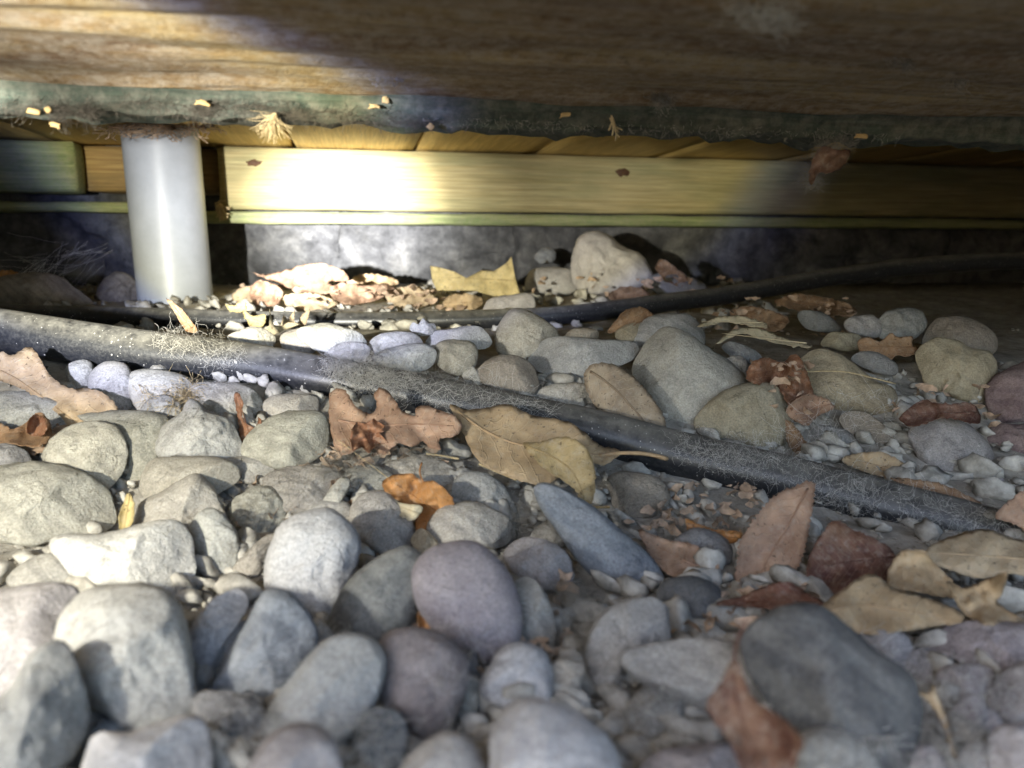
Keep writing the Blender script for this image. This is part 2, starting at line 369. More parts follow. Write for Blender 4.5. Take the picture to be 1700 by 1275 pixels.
# far joist (lit), with knots, batten below, noggin block and the left-hand joist
D1 = 1.40
xl = atn(362, 300, D1).x; ztop = HB-.002; zb = atn(601, 349, D1).z
fj = rough_box('joist', xl, 2.4, D1, D1+.045, zb, ztop, M['joist'], deck, .0012, .014, 11, .005, (.2, 1, 1), 30)
fj['label'] = 'pale yellow pine joist lit by the torch'
for (px, py, rx, rz_) in ((421, 270, .014, .0065), (1034, 286, .016, .008)):
    c = atn(px, py, D1-.0012); vv = [Vector((c.x, c.y-.0018, c.z))]; ff = []
    for r_, dy in ((.55, -.0014), (1.0, .001)):
        for k in range(18):
            a = 2*math.pi*k/18; jj = .9+.5*noise.noise(Vector((math.cos(a)*2, math.sin(a)*2, px)))
            vv.append(Vector((c.x+rx*r_*jj*math.cos(a), c.y+dy, c.z+rz_*r_*jj*math.sin(a))))
    for k in range(18):
        ff.append((0, 1+k, 1+(k+1) % 18)); ff.append((1+k, 19+k, 19+(k+1) % 18, 1+(k+1) % 18))
    kn = mesh_obj('knot', vv, ff, M['knot'], fj)
zb2 = atn(601, 372, D1).z
rough_box('batten', xl-.04, 2.4, D1+.004, D1+.05, zb2, zb-.0035, M['mossy'], deck, .0018, .01, 21, .005, (.3, 1, 1), 40)
za = atn(170, 318, 1.44).z
rough_box('noggin', atn(128, 270, 1.44).x, xl-.003, 1.44, 1.485, za, ztop, M['block'], deck, .002, .012, 31, .005, (.4, 1, 1), 30)
rough_box('joist', -2.2, atn(124, 270, 1.38).x, 1.38, 1.43, atn(60, 318, 1.38).z, ztop, M['mossy'], deck, .002, .014, 41, .006, (.3, 1, 1), 30)['label'] = 'dim green stained joist left of the white pipe'
rough_box('batten', -2.2, atn(330, 340, 1.40).x, 1.40, 1.445, atn(100, 351, 1.40).z, atn(100, 334, 1.40).z, M['mossy'], deck, .002, .012, 51, .005, (.3, 1, 1), 40)
for fx0, fx1 in ((-1.75, -.62), (.62, 1.72)):  # added boards out of view, narrow the opening so less daylight reaches the back
    for kz in range(3):
        mb = MB(); mb.box(fx0, fx1, -.02, 0, CZ-.2+.135*kz, CZ-.2+.13+.135*kz); mb.build('front_light_blocker', M['dirty'], deck, False)
for sx_ in (-1.75, 1.72):  # added side closings out of view, block sky light from left and right
    for kz in range(3):
        mb = MB(); mb.box(sx_, sx_+.022, .01, 1.75, CZ-.2+.135*kz, CZ-.2+.13+.135*kz); mb.build('side_light_blocker', M['dirty'], deck, False)
# near bearer: a dirt-caked lower face sloping toward the camera and a green strip at its far edge
DS = .445
zs0 = atn(601, 199, DS).z; zs1 = atn(601, 146, DS-.012).z
prof = [(DS+.035, zs0+.002), (DS, zs0), (DS-.004, (zs0+zs1)/2), (DS-.012, zs1)]
def sweep(name, prof, x0, x1, nx_, mat, parent, amp, freq, seed, subdiv=10, asx=.3):
    P = []
    for a, b in zip(prof[:-1], prof[1:]):
        for t in np.linspace(0, 1, subdiv, endpoint=False): P.append((a[0]+(b[0]-a[0])*t, a[1]+(b[1]-a[1])*t))
    P.append(prof[-1]); V, F = [], []; m_ = len(P)
    for i in range(nx_+1):
        x = x0+(x1-x0)*i/nx_
        for (y, z) in P:
            n1 = fbm(x*freq*asx+seed, y*freq, z*freq, 4); n2 = fbm(x*freq*asx, y*freq+seed, z*freq+7, 4)
            V.append((x+.3*amp*n2, y+amp*n1, z+amp*n2))
    for i in range(nx_):
        for j in range(m_-1): F.append((i*m_+j, (i+1)*m_+j, (i+1)*m_+j+1, i*m_+j+1))
    return mesh_obj(name, V, F, mat, parent)
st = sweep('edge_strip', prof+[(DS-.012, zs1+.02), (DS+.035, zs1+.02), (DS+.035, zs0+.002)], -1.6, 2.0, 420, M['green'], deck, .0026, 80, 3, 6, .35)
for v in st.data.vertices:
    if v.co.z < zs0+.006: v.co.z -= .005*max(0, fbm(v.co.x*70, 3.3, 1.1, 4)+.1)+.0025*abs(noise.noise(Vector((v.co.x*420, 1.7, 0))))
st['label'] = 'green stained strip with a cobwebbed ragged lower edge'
zn = CZ + .262*(HOR-0)/FPX
be = sweep('bearer', [(DS-.005, zs1+.012), (DS-.008, zs1-.0006), (DS-.013, zs1-.0018), (.34, (zs1+zn)/2+.002), (.262, zn-.001), (.19, zn-.002), (.185, zn+.03), (.185, HB-.003), (DS+.04, HB-.003), (DS+.04, zs1+.03)],
     -1.6, 2.0, 360, M['dirty'], deck, .0034, 60, 13, 14, .10)
be['label'] = 'dirt caked brown bearer just above the camera'

# ================================================================== pipes
def pipe_obj(name, pts, dia, label, sides=28, n=160, cat='pipe', mat=None, group=None):
    P = [at(*p) for p in pts]; C = catmull(np.array([tuple(p) for p in P]), n, False)
    o0 = Vector(C[len(C)//2]); Vv, Ff = tube([Vector(c)-o0 for c in C], dia/2, sides)
    return tag(mesh_obj(name, Vv, Ff, mat or M['pipe'], loc=o0), label, cat, group)
near_pts = [(-420, 480, .60), (-200, 518, .60), (0, 549, .595), (212, 581, .59), (388, 603, .585), (530, 628, .575), (700, 660, .565), (900, 701, .555), (1000, 722, .545),
            (1130, 757, .53), (1300, 797, .505), (1400, 824, .49), (1500, 850, .475), (1600, 876, .462), (1700, 906, .45), (1850, 955, .43), (2050, 1020, .41)]
pipe_obj('water_pipe', near_pts, .0352, 'thick black plastic pipe crossing over the stones, dusty and cobwebbed')
rear_pts = [(-500, 505, .93), (-200, 512, .94), (0, 521, .95), (250, 527, .95), (400, 532, .95), (560, 534, .95), (700, 533, .95), (830, 529, .96), (930, 524, .97), (1020, 514, .99),
            (1110, 502, 1.01), (1200, 491, 1.03), (1300, 474, 1.05), (1400, 457, 1.07), (1500, 444, 1.08), (1700, 432, 1.08), (2000, 430, 1.08), (2400, 436, 1.05)]
pipe_obj('garden_hose', rear_pts, .0245, 'thinner black hose running behind the stones and in front of the white pipe', cat='hose')
# white waste pipe
b0, t0 = at(294, 516, 1.17), at(265, 205, 1.17); d_ = (t0-b0).normalized()
root = empty('waste_pipe', b0); tag(root, 'upright white plastic waste pipe going up through the deck', 'pipe')
Vv, Ff = tube([d_*s-d_*.04 for s in np.linspace(0, .40, 40)], .0535, 48, False)
mesh_obj('pipe_wall', Vv, Ff, M['white'], root)

# ================================================================== stones
COLS = dict(d=(.44, .415, .355), g=(.38, .375, .365), w=(.58, .575, .56), p=(.285, .24, .25), b=(.23, .265, .30), k=(.034, .040, .055), y=(.42, .35, .215), r=(.20, .115, .11), n=(.24, .195, .145), s=(.20, .20, .20), c=(.38, .35, .36))
def stone(label, col, pts, T=.5, k=.7, Y=None, lift=0., rough=.14, cuts=4, name='stone', n=60, m=30, e=.85):
    pts = np.array(pts, float); Q = catmull(pts, n)
    c = Q.mean(0); Q = c+(Q-c)*1.07; ymin, ymax = Q[:, 1].min(), Q[:, 1].max(); hh = (ymax-ymin)/2
    hw = (Q[:, 0].max()-Q[:, 0].min())/2
    Yc = Y or sheet_Y(c[0], min(1420, c[1]+.2*hh))
    cov = np.cov(Q.T); mind = 2*math.sqrt(max(1e-6, np.linalg.eigvalsh(cov)[0]))*.72
    half = mind*Yc/FPX
    gy = (sheet_Y(c[0], min(1600, c[1]+hh))-sheet_Y(c[0], max(520, c[1]-hh)))/(2*hh) if Y is None else -half/hh*.5
    gy = -min(abs(gy), 1.1*half/hh)
    Yc -= lift; Tm = T*half*1.5
    seed = hash_(label); fr = random.Random(seed)
    P = []
    for j in range(m+1):
        ph = -math.pi/2+math.pi*j/m; s = max(0, math.cos(ph))**e; off = math.copysign(abs(math.sin(ph))**.9, math.sin(ph))*Tm
        for i in range(n):
            q = c+(Q[i]-c)*s
            P.append(at(q[0], q[1], Yc+k*gy*(q[1]-c[1])-off))
            if j in (0, m): break
    ctr = at(c[0], c[1], Yc)
    f1 = 1.0/max(half, .004); out = []
    planes = []
    vd = (Vector((0, 0, CZ))-ctr).normalized()
    for _ in range(cuts+1):
        nn = (vd*1.0+Vector((fr.uniform(-.9, .9), fr.uniform(-.5, .5), fr.uniform(-.3, .9)))).normalized()
        planes.append((nn, fr.uniform(.62, .92)))
    for p in P:
        d = p-ctr
        for nn, pd in planes:
            mx = half*1.15 if T > .4 else half*.9
            dd = d.dot(nn)-mx*pd
            if dd > 0: d = d-nn*dd*.9
        L = max(d.length, 1e-6); u = (ctr+d)
        nz = .14*fbm(u.x*f1*8, u.y*f1*8, u.z*f1*8+seed % 29, 3)+.6*fbm(u.x*f1*.9+seed % 97, u.y*f1*.9, u.z*f1*.9, 2)+.32*fbm(u.x*f1*3, u.y*f1*3+seed % 53, u.z*f1*3, 3)
        edge = abs(d.normalized().dot(vd)); a = rough*half*(.45+.8*edge)
        out.append(d+d/L*a*nz)
    Fs = []
    def idx(j, i): return 0 if j == 0 else (1+(m-1)*n if j == m else 1+(j-1)*n+i % n)
    for j in range(m):
        for i in range(n):
            q = [idx(j, i), idx(j, i+1), idx(j+1, i+1), idx(j+1, i)]
            q2 = []
            for z_ in q:
                if z_ not in q2: q2.append(z_)
            Fs.append(q2)
    o = mesh_obj(name, out, Fs, M['stone'], loc=ctr)
    b = COLS[col]; jv = fr.uniform(.80, 1.15); o.color = (b[0]*jv*fr.uniform(.97, 1.05), b[1]*jv, b[2]*jv*fr.uniform(.93, 1.05), 1)
    return tag(o, label, 'stone', 'loose stones under the deck')
def hash_(s):
    h = 17
    for ch in s: h = (h*131+ord(ch)) % 1000003
    return h
for row in [
 # ---- behind the black pipe, left to right
 ('large rounded stone in the dark left of the white pipe', 'n', [(-40,480),(0,462),(35,457),(70,456),(106,463),(138,478),(159,495),(157,512),(60,520),(-40,515)], dict(Y=1.08)),
 ('smooth pale stone peeking over the pipe just below the holly leaf', 'w', [(379,562),(400,549),(425,544),(450,552),(466,572),(440,590),(400,585)], dict(Y=.66)),
 ('small pinkish stone wedged between two white stones behind the pipe', 'c', [(466,562),(480,550),(505,547),(516,562),(520,585),(480,590)], dict(Y=.66)),
 ('bright white almond shaped stone resting behind the pipe', 'w', [(495,550),(515,542),(545,538),(580,547),(608,560),(615,577),(580,590),(535,585),(505,567)], dict(Y=.64)),
 ('dusty white pebble at the foot of the bright almond stone', 'w', [(546,584),(570,569),(600,570),(617,582),(602,600),(560,602)], dict(Y=.62)),
 ('bright white oval stone under a bluish white one behind the pipe', 'w', [(615,577),(623,560),(650,552),(682,553),(699,566),(702,580),(690,590),(640,592)], dict(Y=.635)),
 ('tiny rough white lump sitting on top of the white stones', 'w', [(679,547),(686,536),(695,538),(703,529),(712,537),(722,538),(727,550),(700,557)], dict(Y=.66, rough=.3)),
 ('bluish white flat stone beside the tiny rough white lump', 'w', [(697,560),(705,547),(740,548),(780,542),(805,548),(822,566),(800,578),(740,576),(705,576)], dict(Y=.65)),
 ('cobwebbed pale stone leaning on the pipe by the fluffy web', 'w', [(622,592),(660,576),(700,572),(722,585),(717,607),(680,618),(640,612)], dict(Y=.60)),
 ('dusty beige stone half hidden by web above the pipe', 'd', [(723,582),(735,568),(760,565),(785,572),(792,592),(782,614),(755,622),(730,607)], dict(Y=.61)),
 ('oval brown grey stone with dark shadow resting against the pipe', 'n', [(793,625),(805,605),(830,592),(860,593),(885,612),(893,635),(885,651),(860,657),(820,647)], dict(Y=.60)),
 ('pointed grey stone standing tall behind the long flat one', 'd', [(823,562),(830,540),(845,520),(865,516),(895,528),(925,552),(925,577),(885,595),(850,598),(830,584)], dict(Y=.68, cuts=3)),
 ('long flat grey stone lying across in front of the pointed one', 'g', [(868,588),(890,566),(930,560),(1000,565),(1062,570),(1052,592),(1012,612),(970,627),(930,627),(895,613)], dict(Y=.65)),
 ('small tan pebble on the skyline right of the pointed grey stone', 'n', [(938,562),(950,548),(975,545),(995,552),(999,567),(970,571)], dict(Y=.70)),
 ('small yellow pebble tucked beside the curled brown leaf', 'y', [(1018,562),(1035,542),(1060,537),(1072,550),(1058,568)], dict(Y=.70)),
 ('grey domed stone behind the largest boulder', 'g', [(1052,568),(1065,540),(1090,525),(1130,522),(1155,535),(1168,560),(1155,585),(1100,590),(1065,585)], dict(Y=.70)),
 ('largest pale boulder shaped like a hump behind the oval leaf', 'd', [(1046,612),(1062,580),(1088,556),(1112,546),(1142,556),(1178,582),(1208,602),(1238,637),(1228,655),(1190,690),(1165,714),(1130,716),(1100,692),(1070,652)], dict(Y=.625, T=.45, cuts=3)),
 ('yellowish lumpy stone joined to the lower side of the largest boulder', 'y', [(1155,702),(1188,662),(1240,640),(1285,645),(1306,680),(1303,730),(1270,745),(1220,730),(1175,720)], dict(Y=.585, rough=.18)),
 ('flat pale pebble under the oval leaf beside the pipe', 'd', [(886,657),(910,641),(950,636),(985,642),(990,667),(950,676),(910,669)], dict(Y=.60)),
 ('thin grey pebble just above the flat pale one by the oval leaf', 'd', [(893,630),(920,622),(970,628),(985,640),(940,643),(905,640)], dict(Y=.63)),
 ('small cream pebble right of the largest boulder', 'd', [(1204,602),(1214,592),(1235,595),(1241,615),(1233,634),(1217,622)], dict(Y=.64)),
 ('thin slate coloured stone above the small cream pebble', 's', [(1196,577),(1215,568),(1245,578),(1272,597),(1250,604),(1220,594)], dict(Y=.67)),
 ('tan slab with a dark right side in the middle of the right bank', 'y', [(1310,596),(1325,580),(1350,577),(1390,589),(1425,612),(1450,632),(1480,645),(1487,680),(1455,692),(1430,683),(1395,680),(1360,667),(1345,642),(1332,616)], dict(Y=.63, cuts=4)),
 ('smooth brown egg shaped stone highest in the right corner pile', 'n', [(1516,567),(1530,545),(1560,530),(1595,527),(1630,540),(1651,562),(1645,586),(1600,592),(1550,585)], dict(Y=.72)),
 ('lumpy tan stone below the brown egg shaped one', 'y', [(1523,592),(1535,575),(1560,563),(1590,568),(1612,580),(1642,586),(1654,612),(1641,640),(1636,666),(1620,674),(1580,657),(1545,642),(1530,617)], dict(Y=.65, rough=.2, cuts=4)),
 ('big grey rounded cobble below the dark red leaf', 'c', [(1512,727),(1520,705),(1550,692),(1585,695),(1617,715),(1641,740),(1644,766),(1626,792),(1580,802),(1545,787),(1525,757)], dict(Y=.56, cuts=3)),
 ('long tan stone slanting down toward the pipe', 'n', [(1396,692),(1415,681),(1450,694),(1490,729),(1527,775),(1527,798),(1490,792),(1450,758),(1415,723)], dict(Y=.585)),
 ('grey stone in shadow left of the long slanting tan one', 's', [(1338,722),(1360,709),(1400,714),(1442,746),(1432,763),(1390,758),(1360,748)], dict(Y=.585)),
 ('reddish purple boulder cut off by the right edge', 'r', [(1640,652),(1655,625),(1690,608),(1740,596),(1745,705),(1690,708),(1650,698)], dict(Y=.63)),
 ('purple brown stone under the reddish boulder at the edge', 'r', [(1628,722),(1642,704),(1690,707),(1740,710),(1740,780),(1690,768),(1650,748)], dict(Y=.58)),
 ('thin pale stone below the purple brown one at the edge', 'c', [(1648,772),(1665,762),(1710,774),(1740,795),(1740,812),(1690,804),(1660,788)], dict(Y=.54)),
 ('pinkish grey stone lying above the right end of the pipe', 'c', [(1593,812),(1615,795),(1650,790),(1705,810),(1715,845),(1655,850),(1610,834)], dict(Y=.525)),
 ('small speckled grey stone far right in the gloom', 'g', [(1404,541),(1415,527),(1450,525),(1462,540),(1457,559),(1420,556)], dict(Y=.74, rough=.25)),
 ('round speckled grey stone beside its smaller twin in the gloom', 'g', [(1455,547),(1470,520),(1500,512),(1530,518),(1536,540),(1517,562),(1475,564)], dict(Y=.74, rough=.2)),
 ('dim grey stone among the brown leaves beneath the rising hose', 's', [(1318,526),(1335,516),(1365,520),(1387,535),(1392,550),(1360,550),(1330,541)], dict(Y=.78)),
 ('dim yellowish flat stone left of the speckled grey pair', 'y', [(1360,563),(1380,552),(1420,555),(1432,571),(1410,583),(1375,576)], dict(Y=.72)),
 ('dark stone under the reddish serrated leaf at the right', 's', [(1412,597),(1430,585),(1460,587),(1487,606),(1481,623),(1450,617)], dict(Y=.66)),
 # ---- along the back wall
 ('big rough white rock in front of the back wall', 'w', [(952,472),(955,422),(963,397),(988,388),(1013,394),(1026,412),(1034,416),(1058,425),(1078,446),(1077,468),(1030,484),(980,484)], dict(Y=1.28, rough=.28, cuts=4)),
 ('pink block behind the hose beside the two pointed leaf', 'c', [(800,511),(815,497),(850,490),(880,489),(885,512),(870,524),(810,524)], dict(Y=1.05, cuts=3)),
 ('grey rock left of the big rough white rock', 'g', [(878,482),(884,450),(920,445),(950,450),(957,477),(930,490)], dict(Y=1.3, cuts=3)),
 ('small round bluish stone against the wall above the grey rock', 'b', [(888,428),(897,415),(911,412),(922,420),(918,434),(900,437)], dict(Y=1.42)),
 ('low grey stone in the rubble right of the big white rock', 's', [(1075,470),(1095,455),(1130,458),(1165,470),(1170,490),(1110,495)], dict(Y=1.25)),
 ('dark round stone at the wall foot far left', 's', [(95,440),(120,422),(160,420),(200,432),(210,460),(150,470),(105,465)], dict(Y=1.42)),
 ('brown stone beside the foot of the white pipe', 'n', [(160,500),(172,468),(195,455),(220,462),(232,490),(225,512),(180,515)], dict(Y=1.18, rough=.25)),
 # ---- between the pipe and the middle, left side
 ('small grey stone under the pipe near the large tan leaf', 'g', [(112,612),(130,600),(152,606),(157,640),(132,650),(115,642)], dict(lift=0)),
 ('pale grey cracked stone under the pipe right of the large tan leaf', 'g', [(152,622),(175,604),(210,610),(224,650),(227,677),(200,693),(167,684),(150,652)], dict(cuts=3)),
 ('dusty stone with straw on it under the pipe', 'd', [(214,625),(255,615),(310,628),(322,655),(300,690),(262,700),(228,677)], dict()),
 ('small grey lump in front of the straw covered stone', 'g', [(233,682),(250,663),(275,656),(295,668),(292,692),(265,699),(240,693)], dict(lift=.01, rough=.2)),
 ('broad pale stone under the middle of the left pipe', 'd', [(315,642),(360,636),(410,642),(434,668),(438,700),(400,716),(358,694),(325,668)], dict()),
 ('flat pale stone wedged under the pipe beside the oak leaf', 'd', [(430,682),(450,660),(490,655),(533,664),(536,692),(482,698),(437,702)], dict()),
 ('tiny cream pebble beside the grey pyramid stone', 'd', [(278,691),(284,675),(294,667),(301,675),(300,691),(286,699)], dict(lift=.012)),
 ('large flat beige stone behind the round disc stone', 'd', [(136,694),(180,687),(240,685),(280,700),(270,725),(265,762),(243,803),(205,812),(212,770),(197,732),(165,712)], dict(cuts=3)),
 ('round beige disc stone with a crescent shadow on its right', 'd', [(74,764),(84,736),(110,715),(145,704),(180,704),(201,722),(210,750),(208,780),(191,804),(170,810),(130,793),(90,778)], dict(lift=.018, T=.35, cuts=1)),
 ('grey pyramid shaped stone with a rough ridged face', 'g', [(262,739),(275,710),(300,690),(313,670),(330,670),(345,684),(375,695),(393,716),(406,750),(401,761),(350,764),(300,759),(270,759)], dict(lift=.012, rough=.22, cuts=5)),
 ('big smooth cream stone left of the oak leaf', 'd', [(404,752),(415,722),(440,700),(470,689),(500,685),(530,687),(543,705),(548,732),(532,758),(480,775),(430,769)], dict(lift=.008, cuts=1)),
 ('dark grey stone at the left edge above the big dusty one', 's', [(-40,735),(5,732),(35,744),(58,774),(42,786),(-40,785)], dict(lift=.005)),
 ('dusty grey stone beneath the large tan leaf', 'g', [(-40,660),(40,652),(92,668),(115,702),(92,728),(50,722),(-40,712)], dict()),
 ('smooth beige stone with a brown shadowed end', 'd', [(238,793),(255,766),(290,759),(340,759),(380,768),(402,791),(396,806),(340,826),(270,836),(240,824)], dict(lift=.012)),
 ('flat dusty stone in the dirt below the big cream one', 'd', [(368,769),(410,758),(447,764),(450,790),(405,800)], dict()),
 ('largest dusty yellow boulder at the left edge', 'd', [(-50,792),(0,775),(60,773),(110,777),(150,794),(190,820),(202,852),(172,876),(100,893),(30,900),(-50,878)], dict(lift=.014, cuts=3)),
 ('dust covered peaked stone in the middle left', 'd', [(223,872),(235,840),(280,810),(320,787),(345,803),(367,850),(374,894),(330,908),(270,896),(230,890)], dict(lift=.006, rough=.2, cuts=5)),
 ('dusty ridged stone leaning on the peaked one', 'g', [(318,872),(343,848),(370,855),(392,890),(392,940),(365,957),(338,934),(322,908)], dict(lift=.008, rough=.2, cuts=4)),
 ('wide bright white stone above the big round one', 'w', [(92,907),(110,890),(160,889),(200,884),(240,870),(290,868),(316,890),(324,932),(320,982),(300,1000),(260,990),(200,976),(150,970),(110,944)], dict(lift=.012, cuts=4)),
 ('flat dusty grey stone above the left edge pair', 'g', [(15,965),(50,930),(100,922),(140,958),(170,980),(120,995),(60,995)], dict(cuts=3)),
 ('smooth brown grey stone cut by the left edge', 'c', [(-50,1000),(20,980),(70,971),(115,977),(128,1000),(116,1042),(96,1084),(60,1126),(20,1168),(-50,1160)], dict(lift=.008, cuts=1)),
 ('dark grey stone in the bottom left corner', 's', [(-50,1195),(0,1165),(30,1128),(50,1094),(85,1074),(110,1084),(131,1130),(146,1190),(131,1234),(90,1280),(40,1320),(-50,1325)], dict(lift=.012, cuts=3)),
 ('big round pale grey stone with a dark patch, front left', 'g', [(94,1122),(94,1080),(108,1030),(140,994),(185,979),(240,979),(281,995),(302,1030),(312,1090),(317,1140),(312,1187),(270,1211),(220,1211),(170,1188),(118,1157)], dict(lift=.018, cuts=3)),
 ('pale stone on the bottom edge below the big round one', 'w', [(150,1245),(170,1218),(225,1217),(295,1195),(330,1196),(344,1230),(340,1310),(250,1340),(150,1330)], dict(lift=.010, cuts=3)),
 ('small bluish stone poking out beneath the big round one', 'b', [(134,1227),(160,1200),(195,1197),(214,1215),(192,1245),(150,1250)], dict()),
 ('white finger shaped stone slanting beside the big round one', 'w', [(309,1078),(320,1040),(345,1005),(375,984),(402,968),(417,985),(407,1012),(382,1054),(362,1094),(341,1134),(319,1140)], dict(lift=.012)),
 ('thin pale slab edge standing right of the finger shaped stone', 'g', [(345,1116),(372,1060),(398,1026),(414,1020),(404,1062),(370,1122),(350,1138)], dict(lift=.004)),
 ('grey striped oblong stone slanting up to the right', 'b', [(353,1145),(375,1100),(410,1040),(430,1000),(447,984),(482,990),(507,1020),(523,1062),(512,1104),(482,1146),(440,1180),(398,1168)], dict(lift=.010, cuts=4)),
 ('white block shaped stone with a wavy dark crack', 'w', [(446,974),(455,900),(480,868),(530,852),(562,858),(592,890),(590,932),(572,974),(547,1030),(502,1006),(460,990)], dict(lift=.016, cuts=4)),
 ('dark mossy lump wrapped in web near the bottom', 's', [(328,1168),(360,1154),(420,1160),(438,1200),(422,1244),(390,1270),(350,1260),(333,1217)], dict(rough=.35, cuts=4)),
 ('dusty narrow stone left of the white block', 'd', [(388,944),(420,908),(450,878),(462,894),(444,934),(417,966),(393,972)], dict(lift=-.002, rough=.25)),
 ('long grey stone leaning left, under the white block', 'g', [(438,1210),(470,1150),(500,1108),(540,1070),(590,1058),(627,1078),(634,1110),(622,1162),(597,1206),(560,1242),(520,1258),(450,1258)], dict(lift=.012, cuts=2)),
 ('tan domed stone on the bottom edge below the long grey one', 'c', [(405,1310),(430,1250),(470,1213),(510,1206),(547,1225),(564,1272),(566,1340),(480,1370),(405,1350)], dict(lift=.018, cuts=1)),
 # ---- centre
 ('angular cream stone left of the orange leaf', 'd', [(583,870),(588,840),(610,820),(642,820),(667,845),(682,870),(680,908),(655,923),(618,909),(593,889)], dict(lift=.008, cuts=5, rough=.16)),
 ('smooth grey oblong stone left of the purple one', 's', [(538,1060),(555,1010),(590,960),(630,928),(670,911),(702,930),(704,962),(692,1014),(662,1056),(620,1074),(558,1072)], dict(lift=.010, cuts=1)),
 ('tiny tan pebble under the orange leaf', 'y', [(684,902),(690,884),(705,880),(730,905),(738,928),(711,930)], dict()),
 ('cream flat topped stone right of the orange leaf', 'd', [(713,887),(720,860),(745,839),(790,836),(832,855),(859,880),(857,899),(820,909),(780,909),(738,917)], dict(lift=.010, cuts=3)),
 ('purple egg shaped stone in the centre foreground', 'p', [(690,966),(695,940),(715,917),(755,904),(790,906),(822,930),(847,965),(860,1010),(859,1052),(842,1084),(815,1100),(790,1097),(750,1074),(714,1033),(696,1001)], dict(lift=.020, cuts=1, rough=.05)),
 ('brownish purple stone below the purple egg', 'p', [(630,1112),(634,1070),(655,1050),(690,1046),(732,1058),(762,1085),(773,1112),(768,1152),(748,1194),(725,1221),(690,1221),(653,1195),(633,1152)], dict(lift=.012, cuts=2)),
 ('small dark stone peeking out right of the brownish purple one', 's', [(755,1090),(775,1078),(793,1094),(798,1132),(781,1154),(762,1135)], dict()),
 ('white sloped stone above the cream flat topped one', 'g', [(753,812),(770,790),(800,786),(832,804),(853,835),(868,862),(852,866),(820,852),(768,842)], dict(lift=.006)),
 ('beige kite shaped stone right of the purple egg', 'c', [(840,920),(855,899),(880,893),(917,904),(942,925),(958,967),(925,980),(880,969),(848,944)], dict(lift=.008, cuts=4)),
 ('narrow curved grey stone beside the purple egg', 'd', [(853,962),(870,953),(896,974),(914,1010),(922,1052),(914,1080),(878,1076),(860,1054),(858,1002)], dict(lift=.008)),
 ('pale chipped stone below the narrow curved one', 'w', [(798,1143),(815,1104),(840,1076),(870,1068),(902,1084),(915,1120),(907,1164),(880,1178),(828,1170)], dict(lift=.008, cuts=4)),
 ('slim pale stone right of the brownish purple one', 'd', [(760,1196),(768,1150),(780,1128),(795,1134),(793,1172),(776,1208)], dict()),
 ('narrow beige stone right of the pale chipped one', 'd', [(911,1114),(930,1098),(967,1103),(965,1132),(947,1175),(919,1184),(910,1152)], dict(cuts=3)),
 ('big pale boulder in the middle of the bottom edge', 'w', [(816,1270),(820,1220),(843,1184),(880,1165),(932,1174),(983,1204),(1014,1250),(1026,1320),(930,1380),(816,1350)], dict(lift=.020, cuts=2)),
 ('white domed stone on the bottom edge left of the big boulder', 'w', [(655,1300),(690,1250),(735,1220),(772,1226),(797,1260),(814,1320),(740,1370),(655,1350)], dict(lift=.014, cuts=1)),
 ('blue grey mottled stone on the bottom edge', 'b', [(582,1274),(594,1215),(610,1183),(642,1178),(668,1200),(674,1242),(664,1290),(600,1320)], dict(lift=.004, rough=.2)),
 ('long blue grey finger stone pointing down to the right', 'b', [(893,815),(915,808),(952,824),(992,849),(1032,884),(1072,919),(1094,950),(1098,976),(1081,995),(1053,993),(1008,973),(963,933),(928,882),(903,847)], dict(lift=.016, cuts=0, rough=.06)),
 ('small pale pebble in the notch left of the blue finger stone', 'd', [(883,887),(900,871),(922,874),(937,902),(920,909),(888,900)], dict()),
 ('rough pale grey stone left of the flat grey slab', 'g', [(976,1094),(984,1050),(1010,1014),(1060,998),(1097,1004),(1108,1040),(1103,1084),(1052,1106),(1010,1146),(988,1130)], dict(lift=.008, rough=.2, cuts=4)),
 ('flat grey slab partly hidden by the dark red leaf', 'g', [(1036,1092),(1070,1074),(1140,1063),(1212,1068),(1263,1100),(1304,1160),(1325,1214),(1290,1226),(1200,1186),(1120,1156),(1058,1124)], dict(lift=.008, cuts=2)),
 ('dark cobwebbed stone right of the lower end of the blue finger stone', 'k', [(1093,993),(1110,964),(1160,960),(1193,980),(1183,1018),(1150,1034),(1108,1024)], dict()),
 ('small grey stone below the flat slab', 's', [(1043,1194),(1050,1160),(1090,1138),(1133,1165),(1123,1214),(1080,1231),(1048,1219)], dict()),
 ('pinkish purple stone at the bottom below the dark red leaf', 'p', [(1050,1300),(1095,1252),(1150,1240),(1215,1240),(1250,1280),(1240,1340),(1060,1350)], dict(lift=.006)),
 # ---- right foreground
 ('large dark slate boulder covered in web in the right foreground', 'k', [(1238,1072),(1265,1038),(1310,1015),(1357,1013),(1402,1043),(1453,1084),(1503,1120),(1521,1170),(1514,1244),(1495,1340),(1430,1340),(1398,1266),(1338,1236),(1298,1194),(1257,1133)], dict(lift=.016, cuts=4)),
 ('smooth grey stone at the bottom edge under the slate boulder', 'g', [(1318,1246),(1340,1218),(1390,1213),(1433,1234),(1455,1284),(1440,1340),(1320,1340)], dict(lift=.018, cuts=1)),
 ('long pink stone at the right edge below the tan leaves', 'p', [(1527,1057),(1560,1038),(1620,1033),(1740,1046),(1745,1110),(1690,1121),(1640,1116),(1578,1089)], dict(lift=.006)),
 ('pale grey stone tucked behind the slate boulder', 'c', [(1420,1060),(1460,1046),(1503,1058),(1522,1110),(1514,1142),(1480,1118),(1446,1090)], dict()),
 ('pale grey lump below the long pink stone', 'c', [(1554,1133),(1570,1108),(1620,1103),(1648,1120),(1643,1154),(1600,1175),(1568,1170)], dict(rough=.16)),
